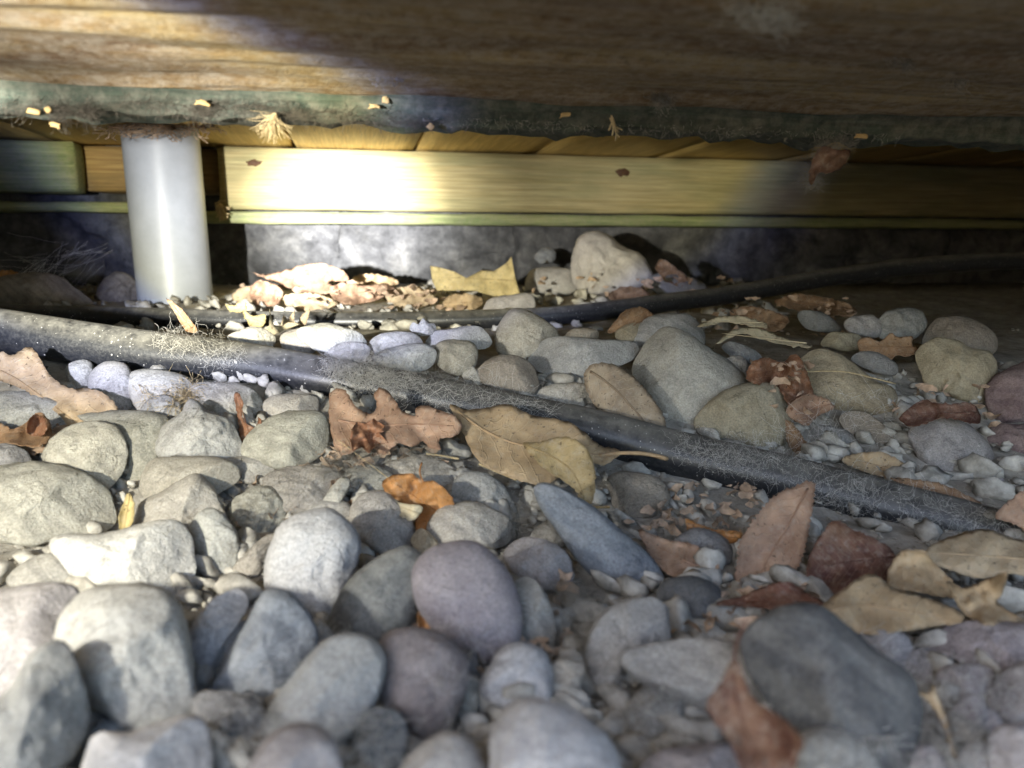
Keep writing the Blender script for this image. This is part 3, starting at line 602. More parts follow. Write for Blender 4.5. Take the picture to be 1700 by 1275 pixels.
 ('small grey lump right of the slate boulder', 'c', [(1503,1102),(1520,1078),(1557,1083),(1566,1110),(1547,1140),(1513,1135)], dict(rough=.16)),
 ('knobbly grey pebble below the pale grey lump', 'c', [(1582,1184),(1600,1158),(1627,1158),(1638,1190),(1622,1220),(1593,1220)], dict(rough=.16)),
 ('grey stone cut by the right edge below the long pink one', 'c', [(1646,1143),(1680,1108),(1745,1105),(1750,1205),(1690,1203),(1652,1180)], dict(rough=.16)),
 ('pale pebble on the bottom edge right of the slate boulder', 'c', [(1502,1278),(1520,1243),(1547,1241),(1569,1272),(1564,1335),(1502,1335)], dict()),
 ('grey pebble on the bottom edge beside the thin curved stalk', 'c', [(1592,1258),(1620,1233),(1653,1260),(1655,1330),(1592,1330)], dict()),
 ('grey stone in the bottom right corner', 'c', [(1645,1250),(1655,1213),(1690,1203),(1745,1218),(1750,1335),(1660,1320)], dict(lift=.004)),
 ('tiniest grey pebble beside the knobbly one', 'c', [(1631,1194),(1645,1178),(1663,1200),(1652,1217),(1635,1212)], dict()),
 ('dark stone in the dirt left of the upright serrated leaf', 's', [(1120,905),(1150,880),(1195,890),(1215,915),(1200,945),(1150,945)], dict(lift=-.004)),
 ('dim brown stone under the pipe near the blue finger stone', 'n', [(1010,800),(1040,785),(1090,795),(1110,830),(1080,860),(1030,850)], dict(lift=-.004)),
 ('broad dust covered stone below the flat dusty one', 'd', [(440,795),(495,776),(556,784),(572,826),(520,852),(455,842)], dict(rough=.2)),
 ('dusty stone between the peaked stone and the white block', 'd', [(385,836),(440,808),(474,846),(448,886),(392,884)], dict(rough=.22)),
 ('small dusty pebble left of the angular cream stone', 'd', [(538,830),(562,797),(580,800),(566,834),(548,842)], dict(lift=.008)),
 ('low dusty stone above the angular cream stone', 'd', [(562,800),(590,775),(640,780),(655,805),(610,822),(575,820)], dict(rough=.2)),
 ('dusty stone under the crumbled leaf and the orange leaf', 'd', [(640,775),(690,758),(740,770),(760,800),(700,812),(650,800)], dict(rough=.2, lift=-.004)),
 ('grey dusty stone above the white block', 'g', [(500,850),(530,832),(575,836),(585,862),(550,872),(515,870)], dict(rough=.2)),
]:
    stone(row[0], row[1], row[2], **row[3])

# ================================================================== leaves
LC = dict(tan=(.56, .41, .24), pale=(.62, .49, .32), brown=(.33, .19, .10), red=(.20, .065, .045), dred=(.11, .03, .028), orange=(.52, .22, .05), grey=(.34, .27, .19), yel=(.66, .54, .24), oak=(.46, .28, .19), rust=(.30, .115, .055), maroon=(.12, .042, .03), cream=(.70, .62, .42), olive=(.44, .33, .15))
def inside(pt, poly):
    x, y = pt; r = False; j = len(poly)-1
    for i in range(len(poly)):
        xi, yi = poly[i]; xj, yj = poly[j]
        if (yi > y) != (yj > y) and x < (xj-xi)*(y-yi)/(yj-yi)+xi: r = not r
        j = i
    return r
def leaf(label, col, pts, name='leaf', Y=None, k=.8, lift=.012, curl=.004, warp=.003, rib=None, stalk=None, step=None, jag=0., smooth=True, tilt=0., fold=0., group='dry fallen leaves'):
    """a blade traced as an outline lying at its own distance on the stones, curled and warped, with a raised midrib and stalk"""
    pts = np.array(pts, float); n = max(36, min(130, int(np.linalg.norm(np.diff(pts, axis=0), axis=1).sum()/4)))
    Q = catmull(pts, n) if smooth else pts
    c = Q.mean(0); seed = hash_(label); fr = random.Random(seed)
    if jag:
        cen = Q.mean(0)
        for i in range(len(Q)):
            d = Q[i]-cen; Q[i] += d/np.linalg.norm(d)*jag*(1 if i % 2 else -1)*fr.uniform(.5, 1)
    for i in range(len(Q)): Q[i] += np.array((fr.gauss(0, .8), fr.gauss(0, .8)))
    if rib is None:
        w_, v_ = np.linalg.eigh(np.cov(Q.T)); ax = v_[:, 1]; pr = (Q-c)@ax
        a, b = c+ax*pr.min()*.96, c+ax*pr.max()*.96
        rib = [a, c, b]
    rib = np.array(rib, float); R = catmull(rib, 24, False); Ls = np.linalg.norm(np.diff(R, axis=0), axis=1).sum()
    Yc = (Y or sheet_Y(c[0], min(1420, c[1])))-lift
    hh = (Q[:, 1].max()-Q[:, 1].min())/2; wpx = Ls*Yc/FPX
    gy = (sheet_Y(c[0], min(1600, c[1]+hh))-sheet_Y(c[0], max(520, c[1]-hh)))/(2*hh)
    if Y: gy = -.4*wpx/max(hh, 1)*.5
    gy = -min(abs(gy), .8*wpx/(2*hh))
    dw = np.abs(np.cross(Q-R[12], (R[-1]-R[0])/np.linalg.norm(R[-1]-R[0]))).max()+1e-6
    def st(p):
        d = np.linalg.norm(R-p, axis=1); i = int(d.argmin())
        t = R[min(i+1, 23)]-R[max(i-1, 0)]; t = t/np.linalg.norm(t); q = p-R[i]
        return (i/23, (t[0]*q[1]-t[1]*q[0])/Ls)
    def depth(p):
        s_, t_ = st(p); r = min(1.3, abs(t_)*Ls/dw)
        x = (p-c)*Yc/FPX
        wv = warp*(fbm(x[0]*45+seed % 31, x[1]*45, 1.7, 2))+warp*.35*fbm(x[0]*150, x[1]*150+seed % 17, .3, 2)
        return Yc+k*gy*(p[1]-c[1])+tilt*(p[0]-c[0])/100*.01 - curl*1.4*(r*r) + wv*1.2 + fold*(abs(s_-.5)*2)**2
    step = step or max(3.5, math.sqrt(hh*2*(Q[:, 0].max()-Q[:, 0].min())/420))
    inner = [np.array((x+fr.uniform(-.25, .25)*step, y+fr.uniform(-.25, .25)*step)) for x in np.arange(Q[:, 0].min(), Q[:, 0].max(), step) for y in np.arange(Q[:, 1].min(), Q[:, 1].max(), step)]
    poly = [tuple(q) for q in Q]
    inner = [p for p in inner if inside(p, poly) and np.linalg.norm(Q-p, axis=1).min() > step*.45]
    vs = [Vector(q) for q in poly]+[Vector(p) for p in inner]
    ed = [(i, (i+1) % len(poly)) for i in range(len(poly))]
    r = delaunay_2d_cdt(vs, ed, [], 1, 1e-4)
    v2, f2 = r[0], r[2]
    org = at(c[0], c[1], Yc)
    P = [at(v.x, v.y, depth(np.array((v.x, v.y))))-org for v in v2]
    # front faces toward the camera
    o = mesh_obj(name, P, [tuple(f) for f in f2], M['leaf'], loc=org)
    at_ = o.data.attributes.new('leafco', 'FLOAT_VECTOR', 'POINT')
    co = []
    for v in v2:
        p_ = np.array((v.x, v.y)); s_, t_ = st(p_); co += [s_, t_, min(1., float(np.linalg.norm(Q-p_, axis=1).min())/(3+.10*min(hh, 60)))]
    at_.data.foreach_set('vector', co)
    so = o.modifiers.new('thickness', 'SOLIDIFY'); so.thickness = .00028; so.offset = 0
    b = LC[col]; jv = fr.uniform(.9, 1.1); o.color = (b[0]*jv, b[1]*jv, b[2]*jv, 1)
    def strand(nm, px2, r0, r1, off):
        C2 = catmull(np.array(px2, float), 20, False)
        path = [at(p[0], p[1], depth(p)-off)-org for p in C2]
        Vv, Ff = tube(path, list(np.linspace(r0, r1, 20)), 5)
        s2 = mesh_obj(nm, Vv, Ff, M['leaf'], o); s2.color = (min(1, b[0]*1.25), min(1, b[1]*1.2), b[2]*1.15, 1)
    rad = min(.0011, max(.0004, wpx*.012))
    strand('midrib', R[1:-1], rad, rad*.35, .0003)
    if stalk is not None: strand('stalk', stalk, rad*1.1, rad*1.3, .0006)
    return tag(o, label, 'leaf', group)

for row in [
 ('large tan leaf lying over the stones under the left end of the pipe', 'tan', [(-30,600),(0,584),(20,590),(45,577),(60,585),(85,625),(118,645),(150,644),(180,659),(196,681),(170,695),(145,700),(118,712),(100,690),(70,670),(40,648),(0,632),(-30,625)], dict(name='tan_leaf', lift=.03, rib=[(-20,608),(20,625),(60,652),(100,682),(128,703)], curl=.003, warp=.006)),
 ('curled dark brown leaf at the left edge', 'brown', [(-30,700),(0,702),(22,712),(45,700),(60,686),(76,690),(86,712),(80,733),(60,742),(20,737),(-30,730)], dict(name='curled_leaf', lift=.02, curl=.014, warp=.008)),
 ('inner scroll of rolled brown leaf at the left edge', 'rust', [(44,715),(48,697),(60,688),(74,694),(78,712),(66,724),(52,724)], dict(name='leaf_scroll', lift=.03, curl=.012, warp=.006)),
 ('lobed reddish oak leaf lying against the middle of the pipe', 'oak', [(546,662),(556,647),(566,645),(577,652),(588,670),(600,682),(618,686),(626,672),(621,654),(630,644),(642,648),(656,664),(668,682),(690,692),(690,678),(705,673),(738,684),(757,691),(768,710),(750,726),(728,729),(730,748),(712,742),(700,733),(684,742),(660,736),(636,756),(618,742),(600,742),(572,757),(556,742),(549,712)], dict(name='oak_leaf', lift=.035, rib=[(552,696),(620,706),(690,704),(762,708)], curl=.003, warp=.006)),
 ('large two toned tan leaf with a pale lower half in the centre', 'tan', [(747,671),(775,680),(810,677),(840,671),(865,680),(890,691),(940,699),(968,716),(996,740),(1030,750),(1004,771),(980,767),(955,762),(930,790),(905,806),(870,800),(830,786),(800,770),(780,742),(760,702)], dict(name='tan_leaf', lift=.045, rib=[(749,674),(800,712),(855,736),(930,748),(1005,756)], stalk=[(995,756),(1035,752),(1075,754),(1108,762)], curl=.001, warp=.005)),
 ('rounded tan leaf with a dark rim overlapping the big two toned leaf', 'olive', [(868,738),(895,733),(940,725),(968,738),(985,768),(989,800),(983,833),(972,836),(952,812),(930,795),(900,775)], dict(name='tan_leaf', lift=.058, rib=[(868,738),(915,757),(952,785),(972,834)], stalk=[(960,822),(980,840),(1012,842)], curl=.004, warp=.003)),
 ('oval grey brown leaf leaning against the largest boulder', 'grey', [(970,622),(978,607),(1000,602),(1026,608),(1056,630),(1086,664),(1102,692),(1109,725),(1112,754),(1095,749),(1060,731),(1020,705),(990,676),(972,645)], dict(name='oval_leaf', lift=.035, Y=.60, rib=[(973,612),(1020,645),(1070,700),(1110,752)], stalk=[(1104,744),(1115,758),(1130,771)], curl=-.003, warp=.003)),
 ('bright orange crumpled leaf between the cream stones', 'orange', [(634,802),(650,790),(680,786),(698,796),(705,800),(722,800),(746,820),(754,840),(735,856),(720,860),(706,882),(690,882),(690,852),(670,836),(645,822)], dict(name='crumpled_leaf', lift=.026, curl=.010, warp=.013, stalk=[(703,800),(697,785),(700,768)])),
 ('small pale yellow leaf scrap under the orange leaf', 'cream', [(647,829),(670,836),(702,841),(691,860),(675,864),(660,850)], dict(name='leaf_scrap', lift=.03, curl=.004, warp=.006)),
 ('upright brown serrated leaf in front of the pipe at right', 'oak', [(1221,972),(1224,930),(1228,900),(1241,878),(1262,848),(1290,820),(1312,810),(1347,799),(1353,816),(1346,862),(1336,912),(1320,952),(1290,977),(1250,976)], dict(name='serrated_leaf', lift=.03, jag=2.5, rib=[(1345,804),(1310,870),(1280,920),(1252,972)], curl=.006, warp=.004)),
 ('wine red leaf right of the upright serrated leaf', 'dred', [(1338,962),(1345,920),(1365,885),(1385,864),(1420,880),(1472,905),(1490,930),(1487,957),(1460,967),(1420,978),(1385,994),(1358,988)], dict(name='red_leaf', lift=.024, curl=.008, warp=.007)),
 ('thin red leaf below the upright serrated leaf', 'red', [(1188,1002),(1230,990),(1280,970),(1312,967),(1342,985),(1368,1002),(1355,1015),(1300,1013),(1250,1008)], dict(name='red_leaf', lift=.02, curl=.005, warp=.006)),
 ('big smooth tan leaf above the slate boulder', 'tan', [(1351,1020),(1390,985),(1430,957),(1452,954),(1482,975),(1532,990),(1592,1015),(1597,1032),(1540,1042),(1470,1052),(1430,1052),(1390,1033)], dict(name='tan_leaf', lift=.034, curl=-.004, warp=.004, rib=[(1354,1020),(1430,1005),(1510,1015),(1594,1026)])),
 ('folded tan leaf behind the big smooth tan one', 'tan', [(1473,972),(1490,920),(1532,914),(1547,930),(1582,965),(1592,987),(1570,992),(1520,982)], dict(name='folded_leaf', lift=.028, curl=.010, warp=.008)),
 ('leaf with a grey green half at the right edge of the leaf heap', 'pale', [(1528,926),(1555,900),(1600,884),(1640,879),(1680,894),(1740,908),(1740,960),(1670,952),(1625,960),(1580,947),(1545,937)], dict(name='mottled_leaf', lift=.04, curl=-.006, warp=.006)),
 ('twisted tan leaf at the right edge under the grey green one', 'tan', [(1572,966),(1600,976),(1640,961),(1672,951),(1662,990),(1657,1002),(1704,1037),(1640,1038),(1600,1018),(1583,992)], dict(name='twisted_leaf', lift=.03, curl=.012, warp=.010)),
 ('dark red brown leaf with a long orange stalk, bottom right of centre', 'maroon', [(1173,1168),(1195,1135),(1213,1100),(1226,1100),(1237,1130),(1257,1165),(1302,1195),(1333,1230),(1323,1262),(1312,1300),(1250,1310),(1215,1240),(1185,1195)], dict(name='red_leaf', lift=.054, rib=[(1218,1104),(1222,1160),(1240,1220),(1280,1296)], stalk=[(1219,1108),(1222,1070),(1238,1030)], curl=.012, warp=.006)),
 ('small orange leaf left of the upright serrated leaf', 'orange', [(1137,862),(1160,870),(1195,880),(1232,885),(1217,902),(1175,903),(1148,892)], dict(name='small_leaf', lift=.016, curl=.008, warp=.008)),
 ('dusty brown leaf right of the blue finger stone', 'oak', [(1060,880),(1100,894),(1150,904),(1187,930),(1197,962),(1150,965),(1110,953),(1080,922)], dict(name='brown_leaf', lift=.012, curl=.006, warp=.008)),
 ('brown leaf tip at the right edge over the end of the pipe', 'oak', [(1653,857),(1690,820),(1740,795),(1740,900),(1690,873)], dict(name='brown_leaf', lift=.03, curl=.004, warp=.005)),
 ('upper straw coloured strap leaf near the grey domed stone', 'cream', [(1158,542),(1180,530),(1205,524),(1240,527),(1272,537),(1271,545),(1240,541),(1205,534),(1175,541)], dict(name='strap_leaf', Y=.68, lift=.02, curl=.002, warp=.003)),
 ('lower long straw coloured strap leaf curving to a thin tip', 'cream', [(1188,572),(1213,550),(1250,543),(1300,560),(1350,576),(1320,575),(1270,565),(1235,554),(1212,561)], dict(name='strap_leaf', Y=.67, lift=.02, curl=.002, warp=.003)),
 ('reddish serrated leaf in the gloom left of the brown egg stone', 'brown', [(1423,567),(1440,560),(1462,566),(1478,553),(1492,560),(1516,558),(1514,572),(1527,582),(1510,592),(1488,590),(1470,603),(1445,590),(1428,584)], dict(name='serrated_leaf', Y=.70, lift=.03, curl=.003, warp=.004)),
 ('pinkish tan curled leaf right of the yellowish lumpy stone', 'oak', [(1304,682),(1335,655),(1365,660),(1387,676),(1360,690),(1340,707),(1318,697)], dict(name='curled_leaf', Y=.60, lift=.02, curl=.008, warp=.006)),
 ('narrow brown leaf edge hanging below the curled pinkish leaf', 'brown', [(1304,696),(1325,715),(1345,745),(1357,762),(1330,758),(1308,737)], dict(name='brown_leaf', Y=.585, lift=.02, curl=.006, warp=.004)),
 ('golden brown leaf over the end of the long slanting stone', 'tan', [(1398,762),(1440,750),(1477,755),(1522,785),(1527,797),(1480,795),(1430,782)], dict(name='brown_leaf', Y=.55, lift=.02, curl=.004, warp=.005)),
 ('thin dark leaf lying along the top of the right part of the pipe', 'brown', [(1478,794),(1540,798),(1592,815),(1644,847),(1620,847),(1560,820),(1508,806)], dict(name='brown_leaf', Y=.52, lift=.03, curl=.003, warp=.003)),
 ('dark red folded leaf on top of the big grey cobble', 'dred', [(1493,692),(1530,665),(1560,670),(1612,670),(1627,690),(1622,704),(1570,694),(1520,708),(1500,702)], dict(name='red_leaf', Y=.57, lift=.02, curl=.008, warp=.008)),
 ('crumpled rust brown leaf right of the largest boulder', 'rust', [(1238,627),(1250,600),(1275,594),(1300,602),(1315,588),(1332,600),(1347,640),(1350,665),(1322,700),(1308,672),(1290,642),(1262,640)], dict(name='crumpled_leaf', Y=.62, lift=.02, curl=.012, warp=.016)),
 ('pale leaf with two upright points against the back wall', 'yel', [(714,440),(730,443),(755,452),(775,463),(800,450),(820,451),(840,436),(850,425),(857,460),(863,487),(850,494),(820,492),(790,482),(760,482),(725,484),(718,465)], dict(name='pointed_leaf', Y=1.16, lift=0, curl=.004, warp=.006, smooth=False, k=.3)),
 ('tan leaf on top of the litter heap behind the hose', 'oak', [(418,452),(440,456),(470,450),(505,440),(535,437),(572,452),(577,466),(545,468),(560,482),(520,492),(490,482),(450,466)], dict(name='tan_leaf', Y=1.15, lift=0, curl=.008, warp=.012)),
 ('second tan leaf in the litter heap, left under the first', 'oak', [(415,478),(430,466),(452,470),(470,484),(462,505),(436,510),(418,500)], dict(name='tan_leaf', Y=1.10, lift=0, curl=.010, warp=.014)),
 ('pinkish leaf in the litter heap behind the hose, right of the tan one', 'oak', [(545,480),(575,470),(610,474),(640,470),(655,482),(620,500),(570,505)], dict(name='pink_leaf', Y=1.12, lift=0, curl=.008, warp=.014)),
 ('pale curled leaf lowest in the litter heap behind the hose', 'pale', [(470,492),(500,485),(540,492),(560,505),(520,515),(480,512)], dict(name='pale_leaf', Y=1.08, lift=0, curl=.008, warp=.012)),
 ('broad pale leaf lying flat at the right end of the litter heap', 'pale', [(640,492),(665,476),(700,478),(722,492),(705,508),(665,512)], dict(name='pale_leaf', Y=1.10, lift=0, curl=.008, warp=.012)),
 ('buff leaf leaning on the wall above the litter heap', 'tan', [(580,470),(600,455),(640,458),(662,470),(640,482),(600,484)], dict(name='tan_leaf', Y=1.24, lift=0, curl=.006, warp=.012)),
 ('small pale leaf left in the litter heap by the white pipe', 'pale', [(385,492),(398,478),(420,476),(428,492),(412,506),(392,504)], dict(name='pale_leaf', Y=1.12, lift=0, curl=.008, warp=.012)),
 ('tan leaf left of the pink block behind the hose', 'tan', [(735,500),(755,488),(790,490),(802,504),(780,516),(745,514)], dict(name='tan_leaf', Y=1.06, lift=0, curl=.008, warp=.012)),
 ('brown leaf in the rubble beside the big rough white rock', 'brown', [(1010,488),(1035,476),(1068,480),(1080,494),(1050,504),(1020,502)], dict(name='brown_leaf', Y=1.12, lift=0, curl=.008, warp=.012)),
 ('small yellow leaf on the hose beside the white pipe', 'yel', [(374,505),(388,507),(404,498),(410,513),(395,519),(380,515)], dict(name='yellow_leaf', Y=.94, lift=.01, curl=.003, warp=.004)),
 ('pale yellow green leaf standing on the hose', 'yel', [(404,516),(418,524),(440,522),(438,540),(420,546),(410,533)], dict(name='yellow_leaf', Y=.92, lift=.01, curl=.003, warp=.004)),
 ('spiny cream holly leaf behind the pipe', 'cream', [(430,553),(446,540),(448,512),(455,540),(468,541),(480,536),(500,537),(480,546),(465,553),(445,560)], dict(name='holly_leaf', Y=.80, lift=.01, curl=.003, warp=.004, smooth=False)),
 ('small tan spiky leaf standing right of the spiny holly leaf', 'pale', [(465,540),(470,522),(478,530),(489,514),(488,532),(495,542),(480,546)], dict(name='holly_leaf', Y=.84, lift=.01, curl=.003, warp=.004, smooth=False)),
 ('tiny tan leaf sliver beside the spiky holly leaf on the hose', 'pale', [(493,540),(500,525),(515,512),(511,528),(505,543)], dict(name='leaf_scrap', Y=.86, lift=.01, curl=.002, warp=.003)),
 ('feather like brown leaf standing up from the pipe', 'brown', [(276,496),(290,503),(305,518),(320,534),(328,549),(314,552),(300,537),(289,516)], dict(name='narrow_leaf', Y=.62, lift=.01, curl=.003, warp=.003)),
 ('reddish leaf at the wall right of the big white rock', 'brown', [(1088,442),(1100,430),(1130,450),(1150,474),(1120,474),(1100,462)], dict(name='brown_leaf', Y=1.25, lift=0, curl=.008, warp=.010)),
 ('curled brown leaf on the skyline above the small yellow pebble', 'brown', [(1008,552),(1024,530),(1040,514),(1070,511),(1084,525),(1060,536),(1035,548)], dict(name='curled_leaf', Y=.71, lift=.0, curl=.014, warp=.006)),
 ('yellow leaf tip stuck to the largest dusty yellow boulder', 'yel', [(196,868),(204,835),(215,817),(223,840),(219,870),(203,884)], dict(name='leaf_tip', lift=.03, curl=.003, warp=.003)),
 ('brown twisted leaf strip beside the big cream stone', 'rust', [(389,656),(396,651),(404,672),(402,692),(412,706),(424,708),(431,692),(433,708),(424,722),(410,724),(400,740),(397,716),(394,690)], dict(name='leaf_strip', lift=.02, curl=.004, warp=.006)),
 ('brown wedge of leaf left of the purple egg stone', 'orange', [(693,1022),(705,1008),(717,1047),(706,1060),(697,1045)], dict(name='leaf_scrap', lift=.012, curl=.003, warp=.003)),
 ('orange leaf behind the large stone at the far left', 'orange', [(-10,468),(0,450),(20,449),(32,458),(15,466)], dict(name='orange_leaf', Y=1.13, lift=0, curl=.004, warp=.006)),
 ('dim brown leaf under the rising hose at right', 'brown', [(1285,500),(1320,488),(1360,492),(1410,505),(1420,520),(1370,524),(1320,515)], dict(name='brown_leaf', Y=.85, lift=0, curl=.008, warp=.012)),
 ('second dim leaf beside the dim grey stone at right', 'brown', [(1210,520),(1240,508),(1280,515),(1310,530),(1290,550),(1240,540)], dict(name='brown_leaf', Y=.82, lift=0, curl=.008, warp=.012)),
 ('crumpled rust leaf under the oak leaf', 'rust', [(584,714),(592,700),(606,704),(622,694),(640,708),(632,720),(645,735),(626,738),(614,754),(600,742),(586,748),(580,730)], dict(name='crumpled_leaf', lift=.034, curl=.006, warp=.026, smooth=False)),
 ('dry leaf hanging in cobweb from the green strip', 'maroon', [(1343,300),(1347,270),(1365,243),(1390,248),(1412,250),(1400,274),(1380,287),(1358,288),(1350,306)], dict(name='hanging_leaf', Y=.46, lift=0, curl=.010, warp=.010)),
 ('thin curved stalk with a split tan tip in the bottom right', 'tan', [(1521,1146),(1545,1153),(1550,1136),(1558,1160),(1570,1190),(1580,1220),(1590,1275),(1584,1275),(1573,1225),(1558,1190),(1545,1170)], dict(name='dry_stalk', lift=.02, curl=.001, warp=.001)),
]:
    leaf(row[0], row[1], row[2], **row[3])

# ================================================================== small loose matter
def ico(sub):
    bm = bmesh.new(); bmesh.ops.create_icosphere(bm, subdivisions=sub, radius=1); v = [x.co.copy() for x in bm.verts]; f = [[q.index for q in p.verts] for p in bm.faces]; bm.free(); return v, f
I1, I2 = ico(1), ico(2)
def scatter(name, n, regions, r0, r1, base, mat, label, lowz=-.004, cat='gravel'):
    mb = MB()
    for _ in range(n):
        (x0, x1, y0, y1) = random.choices(regions, [max(1, (r[1]-r[0])*(r[3]-r[2])) for r in regions])[0]
        px, py = random.uniform(x0, x1), random.uniform(y0, y1); Y = sheet_Y(px, py); p = at(px, py, Y)
        z = ground_z(p.x, p.y); r = r0+(r1-r0)*random.random()**2.2
        a, b, c = r*random.uniform(.7, 1.6), r*random.uniform(.6, 1.2), r*random.uniform(.35, .75)
        rot = Vector((random.random(), random.random(), random.random())).normalized().to_track_quat('Z', 'Y')
        s = random.random()*99; ctr = Vector((p.x, p.y, z+r*.35+random.uniform(lowz, -lowz)))
        V = []
        for v in base[0]:
            d = 1+.6*noise.noise(v*1.1+Vector((s, s, 0)))+.3*noise.noise(v*2.6+Vector((0, s, s)))
            q = Vector((v.x*a*d, v.y*b*d, v.z*c*d)); q.rotate(rot); V.append(ctr+q)
        mb.add(V, base[1])
    return tag(mb.build(name, mat), label, cat, kind='stuff')
ALL = [(-60, 1760, 560, 1330)]
scatter('small_gravel', 2800, [(-60, 1760, 600, 1400)], .003, .0105, I2, M['grit'], 'small gravel filling the gaps between the stones')
scatter('soil_crumbs', 7000, [(-60, 1760, 545, 1400)], .0006, .0026, I1, M['crumb'], 'soil crumbs and grit between the stones', -.002)
scatter('rear_rubble', 900, [(-20, 1300, 462, 545)], .003, .012, I2, M['grit'], 'small rubble on the ground along the back wall', -.003)

def scraps(name, n, regions, r0, r1, mat, label, up=.006):
    mb = MB()
    for _ in range(n):
        (x0, x1, y0, y1, Yf) = random.choice(regions)
        px, py = random.uniform(x0, x1), random.uniform(y0, y1); Y = (Yf+random.uniform(-.05, .05)) if Yf else sheet_Y(px, py)-.006
        ctr = at(px, py, Y); r = random.uniform(r0, r1)
        q = Vector((random.gauss(0, 1), random.gauss(0, 1), random.gauss(0, 1.2))).normalized().to_track_quat('Z', 'Y')
        V = []; c1 = random.uniform(-.8, .8); nseg = 4
        for i in range(nseg+1):
            u = i/nseg*2-1; wd_ = (1-u*u*.7)*random.uniform(.35, .65)
            for sgn in (-1, 0, 1):
                v = Vector((u*r, sgn*wd_*r, r*(c1*u*u+.35*abs(sgn)*random.uniform(-1, 1)))); v.rotate(q); V.append(ctr+v)
        F = []
        for i in range(nseg):
            for k in range(2): F.append((i*3+k, i*3+k+1, (i+1)*3+k+1, (i+1)*3+k))
        mb.add(V, F)
    return tag(mb.build(name, mat), label, 'litter', kind='stuff')
scraps('leaf_litter', 90, [(395, 720, 470, 515, 1.10), (600, 800, 480, 515, 1.08), (880, 1250, 455, 495, 1.22), (395, 560, 470, 510, 1.15)], .004, .013, M['litter'], 'broken pale brown leaf litter along the foot of the back wall')
scraps('leaf_crumbs', 460, [(550, 760, 690, 770, 0), (1230, 1340, 600, 700, .62), (1180, 1420, 495, 560, .84), (1040, 1260, 800, 900, 0), (1130, 1360, 960, 1040, 0), (1480, 1660, 640, 720, .62), (20, 260, 690, 760, 0), (380, 620, 740, 900, 0), (690, 960, 940, 1130, 0)], .002, .008, M['litter'], 'crumbled brown leaf bits lodged between the stones')

# ---- cobwebs: tangles of fine strands
def surf(Y=None, lift=.02): return (lambda px, py: (Y if Y else sheet_Y(px, py))-lift)
def pipe_depth(px, py):
    xs_ = [p[0] for p in near_pts]; yc = interp(px, xs_, [p[1] for p in near_pts]); Yc = interp(px, xs_, [p[2] for p in near_pts])
    r = .0352/2*FPX/Yc; t = min(1, abs(py-yc)/r)
    return Yc-.0352/2*math.sqrt(max(0, 1-t*t))-.0012
def web(label, blobs, depth, n, L=(15, 60), rad=(.00006, .00014), jitter=.004, mat='web', curly=.5, dirn=None, name='cobweb', seg=9):
    mb = MB(); fr = random.Random(hash_(label)); org = None
    for _ in range(n):
        (cx, cy, rx, ry) = fr.choice(blobs)
        while True:
            a, b = fr.uniform(-1, 1), fr.uniform(-1, 1)
            if a*a+b*b < 1: break
        px, py = cx+a*rx, cy+b*ry
        an = fr.uniform(0, 2*math.pi) if dirn is None else dirn+fr.gauss(0, .45)
        ln = fr.uniform(*L); dz = fr.uniform(0, jitter); path = []; da = fr.gauss(0, curly)
        for i in range(seg):
            path.append(at(px, py, depth(px, py)-dz+fr.gauss(0, jitter*.08)))
            an += da/seg*2+fr.gauss(0, curly*.5); px += math.cos(an)*ln/seg; py += math.sin(an)*ln/seg
        V, F = tube(path, fr.uniform(*rad), 3, False); mb.add(V, F)
    org = mb.V[0].copy(); mb.V = [v-org for v in mb.V]
    o = mb.build(name, M[mat]); o.location = org
    return tag(o, label, 'cobweb', 'cobwebs')
web('silky cobweb tuft spread on the left part of the pipe', [(330, 575, 70, 28), (370, 590, 35, 22), (290, 565, 40, 18)], pipe_depth, 260, (8, 40), (.00004, .00009), .002, curly=.9)
web('thick fluffy cobweb where the white stones meet the pipe', [(600, 610, 55, 30), (640, 630, 60, 25), (570, 600, 30, 25)], lambda x, y: min(pipe_depth(x, y), .575)-.004, 1500, (10, 44), (.00005, .00012), curly=1.0, jitter=.010)
web('cobweb veil over the pipe above the two toned leaf', [(760, 650, 80, 30), (850, 680, 70, 20)], lambda x, y: pipe_depth(x, y)-.004, 300, (14, 80), (.00004, .0001), jitter=.004)
web('hazy cobweb over the pipe below the yellowish lumpy stone', [(1180, 745, 70, 28), (1280, 775, 90, 26), (1240, 750, 60, 20)], lambda x, y: pipe_depth(x, y)-.002, 520, (8, 40), (.00004, .0001), curly=.9, jitter=.004)
web('lacy cobweb covering the right end of the pipe', [(1480, 840, 120, 40), (1600, 875, 90, 35), (1400, 815, 60, 30)], lambda x, y: pipe_depth(x, y)-.001, 480, (10, 60), (.00004, .0001), curly=.7, jitter=.0025)
web('cobweb strands stretched over the slate boulder', [(1390, 1120, 110, 80), (1440, 1190, 60, 70)], surf(None, .030), 320, (15, 70), curly=.5, jitter=.004)
web('matted grey fluff in the hollow left of the white block stone', [(440, 850, 70, 50), (400, 880, 50, 50), (500, 800, 80, 30)], surf(None, .020), 420, (8, 40), (.00004, .0001), .008, 'fluff', 1.0)
web('grey fluff around the crumbled leaf below the oak leaf', [(620, 760, 90, 22), (700, 765, 60, 25), (560, 775, 50, 20)], surf(None, .024), 420, (8, 45), (.00004, .0001), .010, 'fluff', .9)
web('fluffy web bundle right of the kite shaped stone', [(970, 1000, 45, 45), (960, 1060, 40, 40), (940, 980, 30, 20)], surf(None, .014), 420, (8, 36), (.00004, .0001), .008, 'fluff', 1.0)
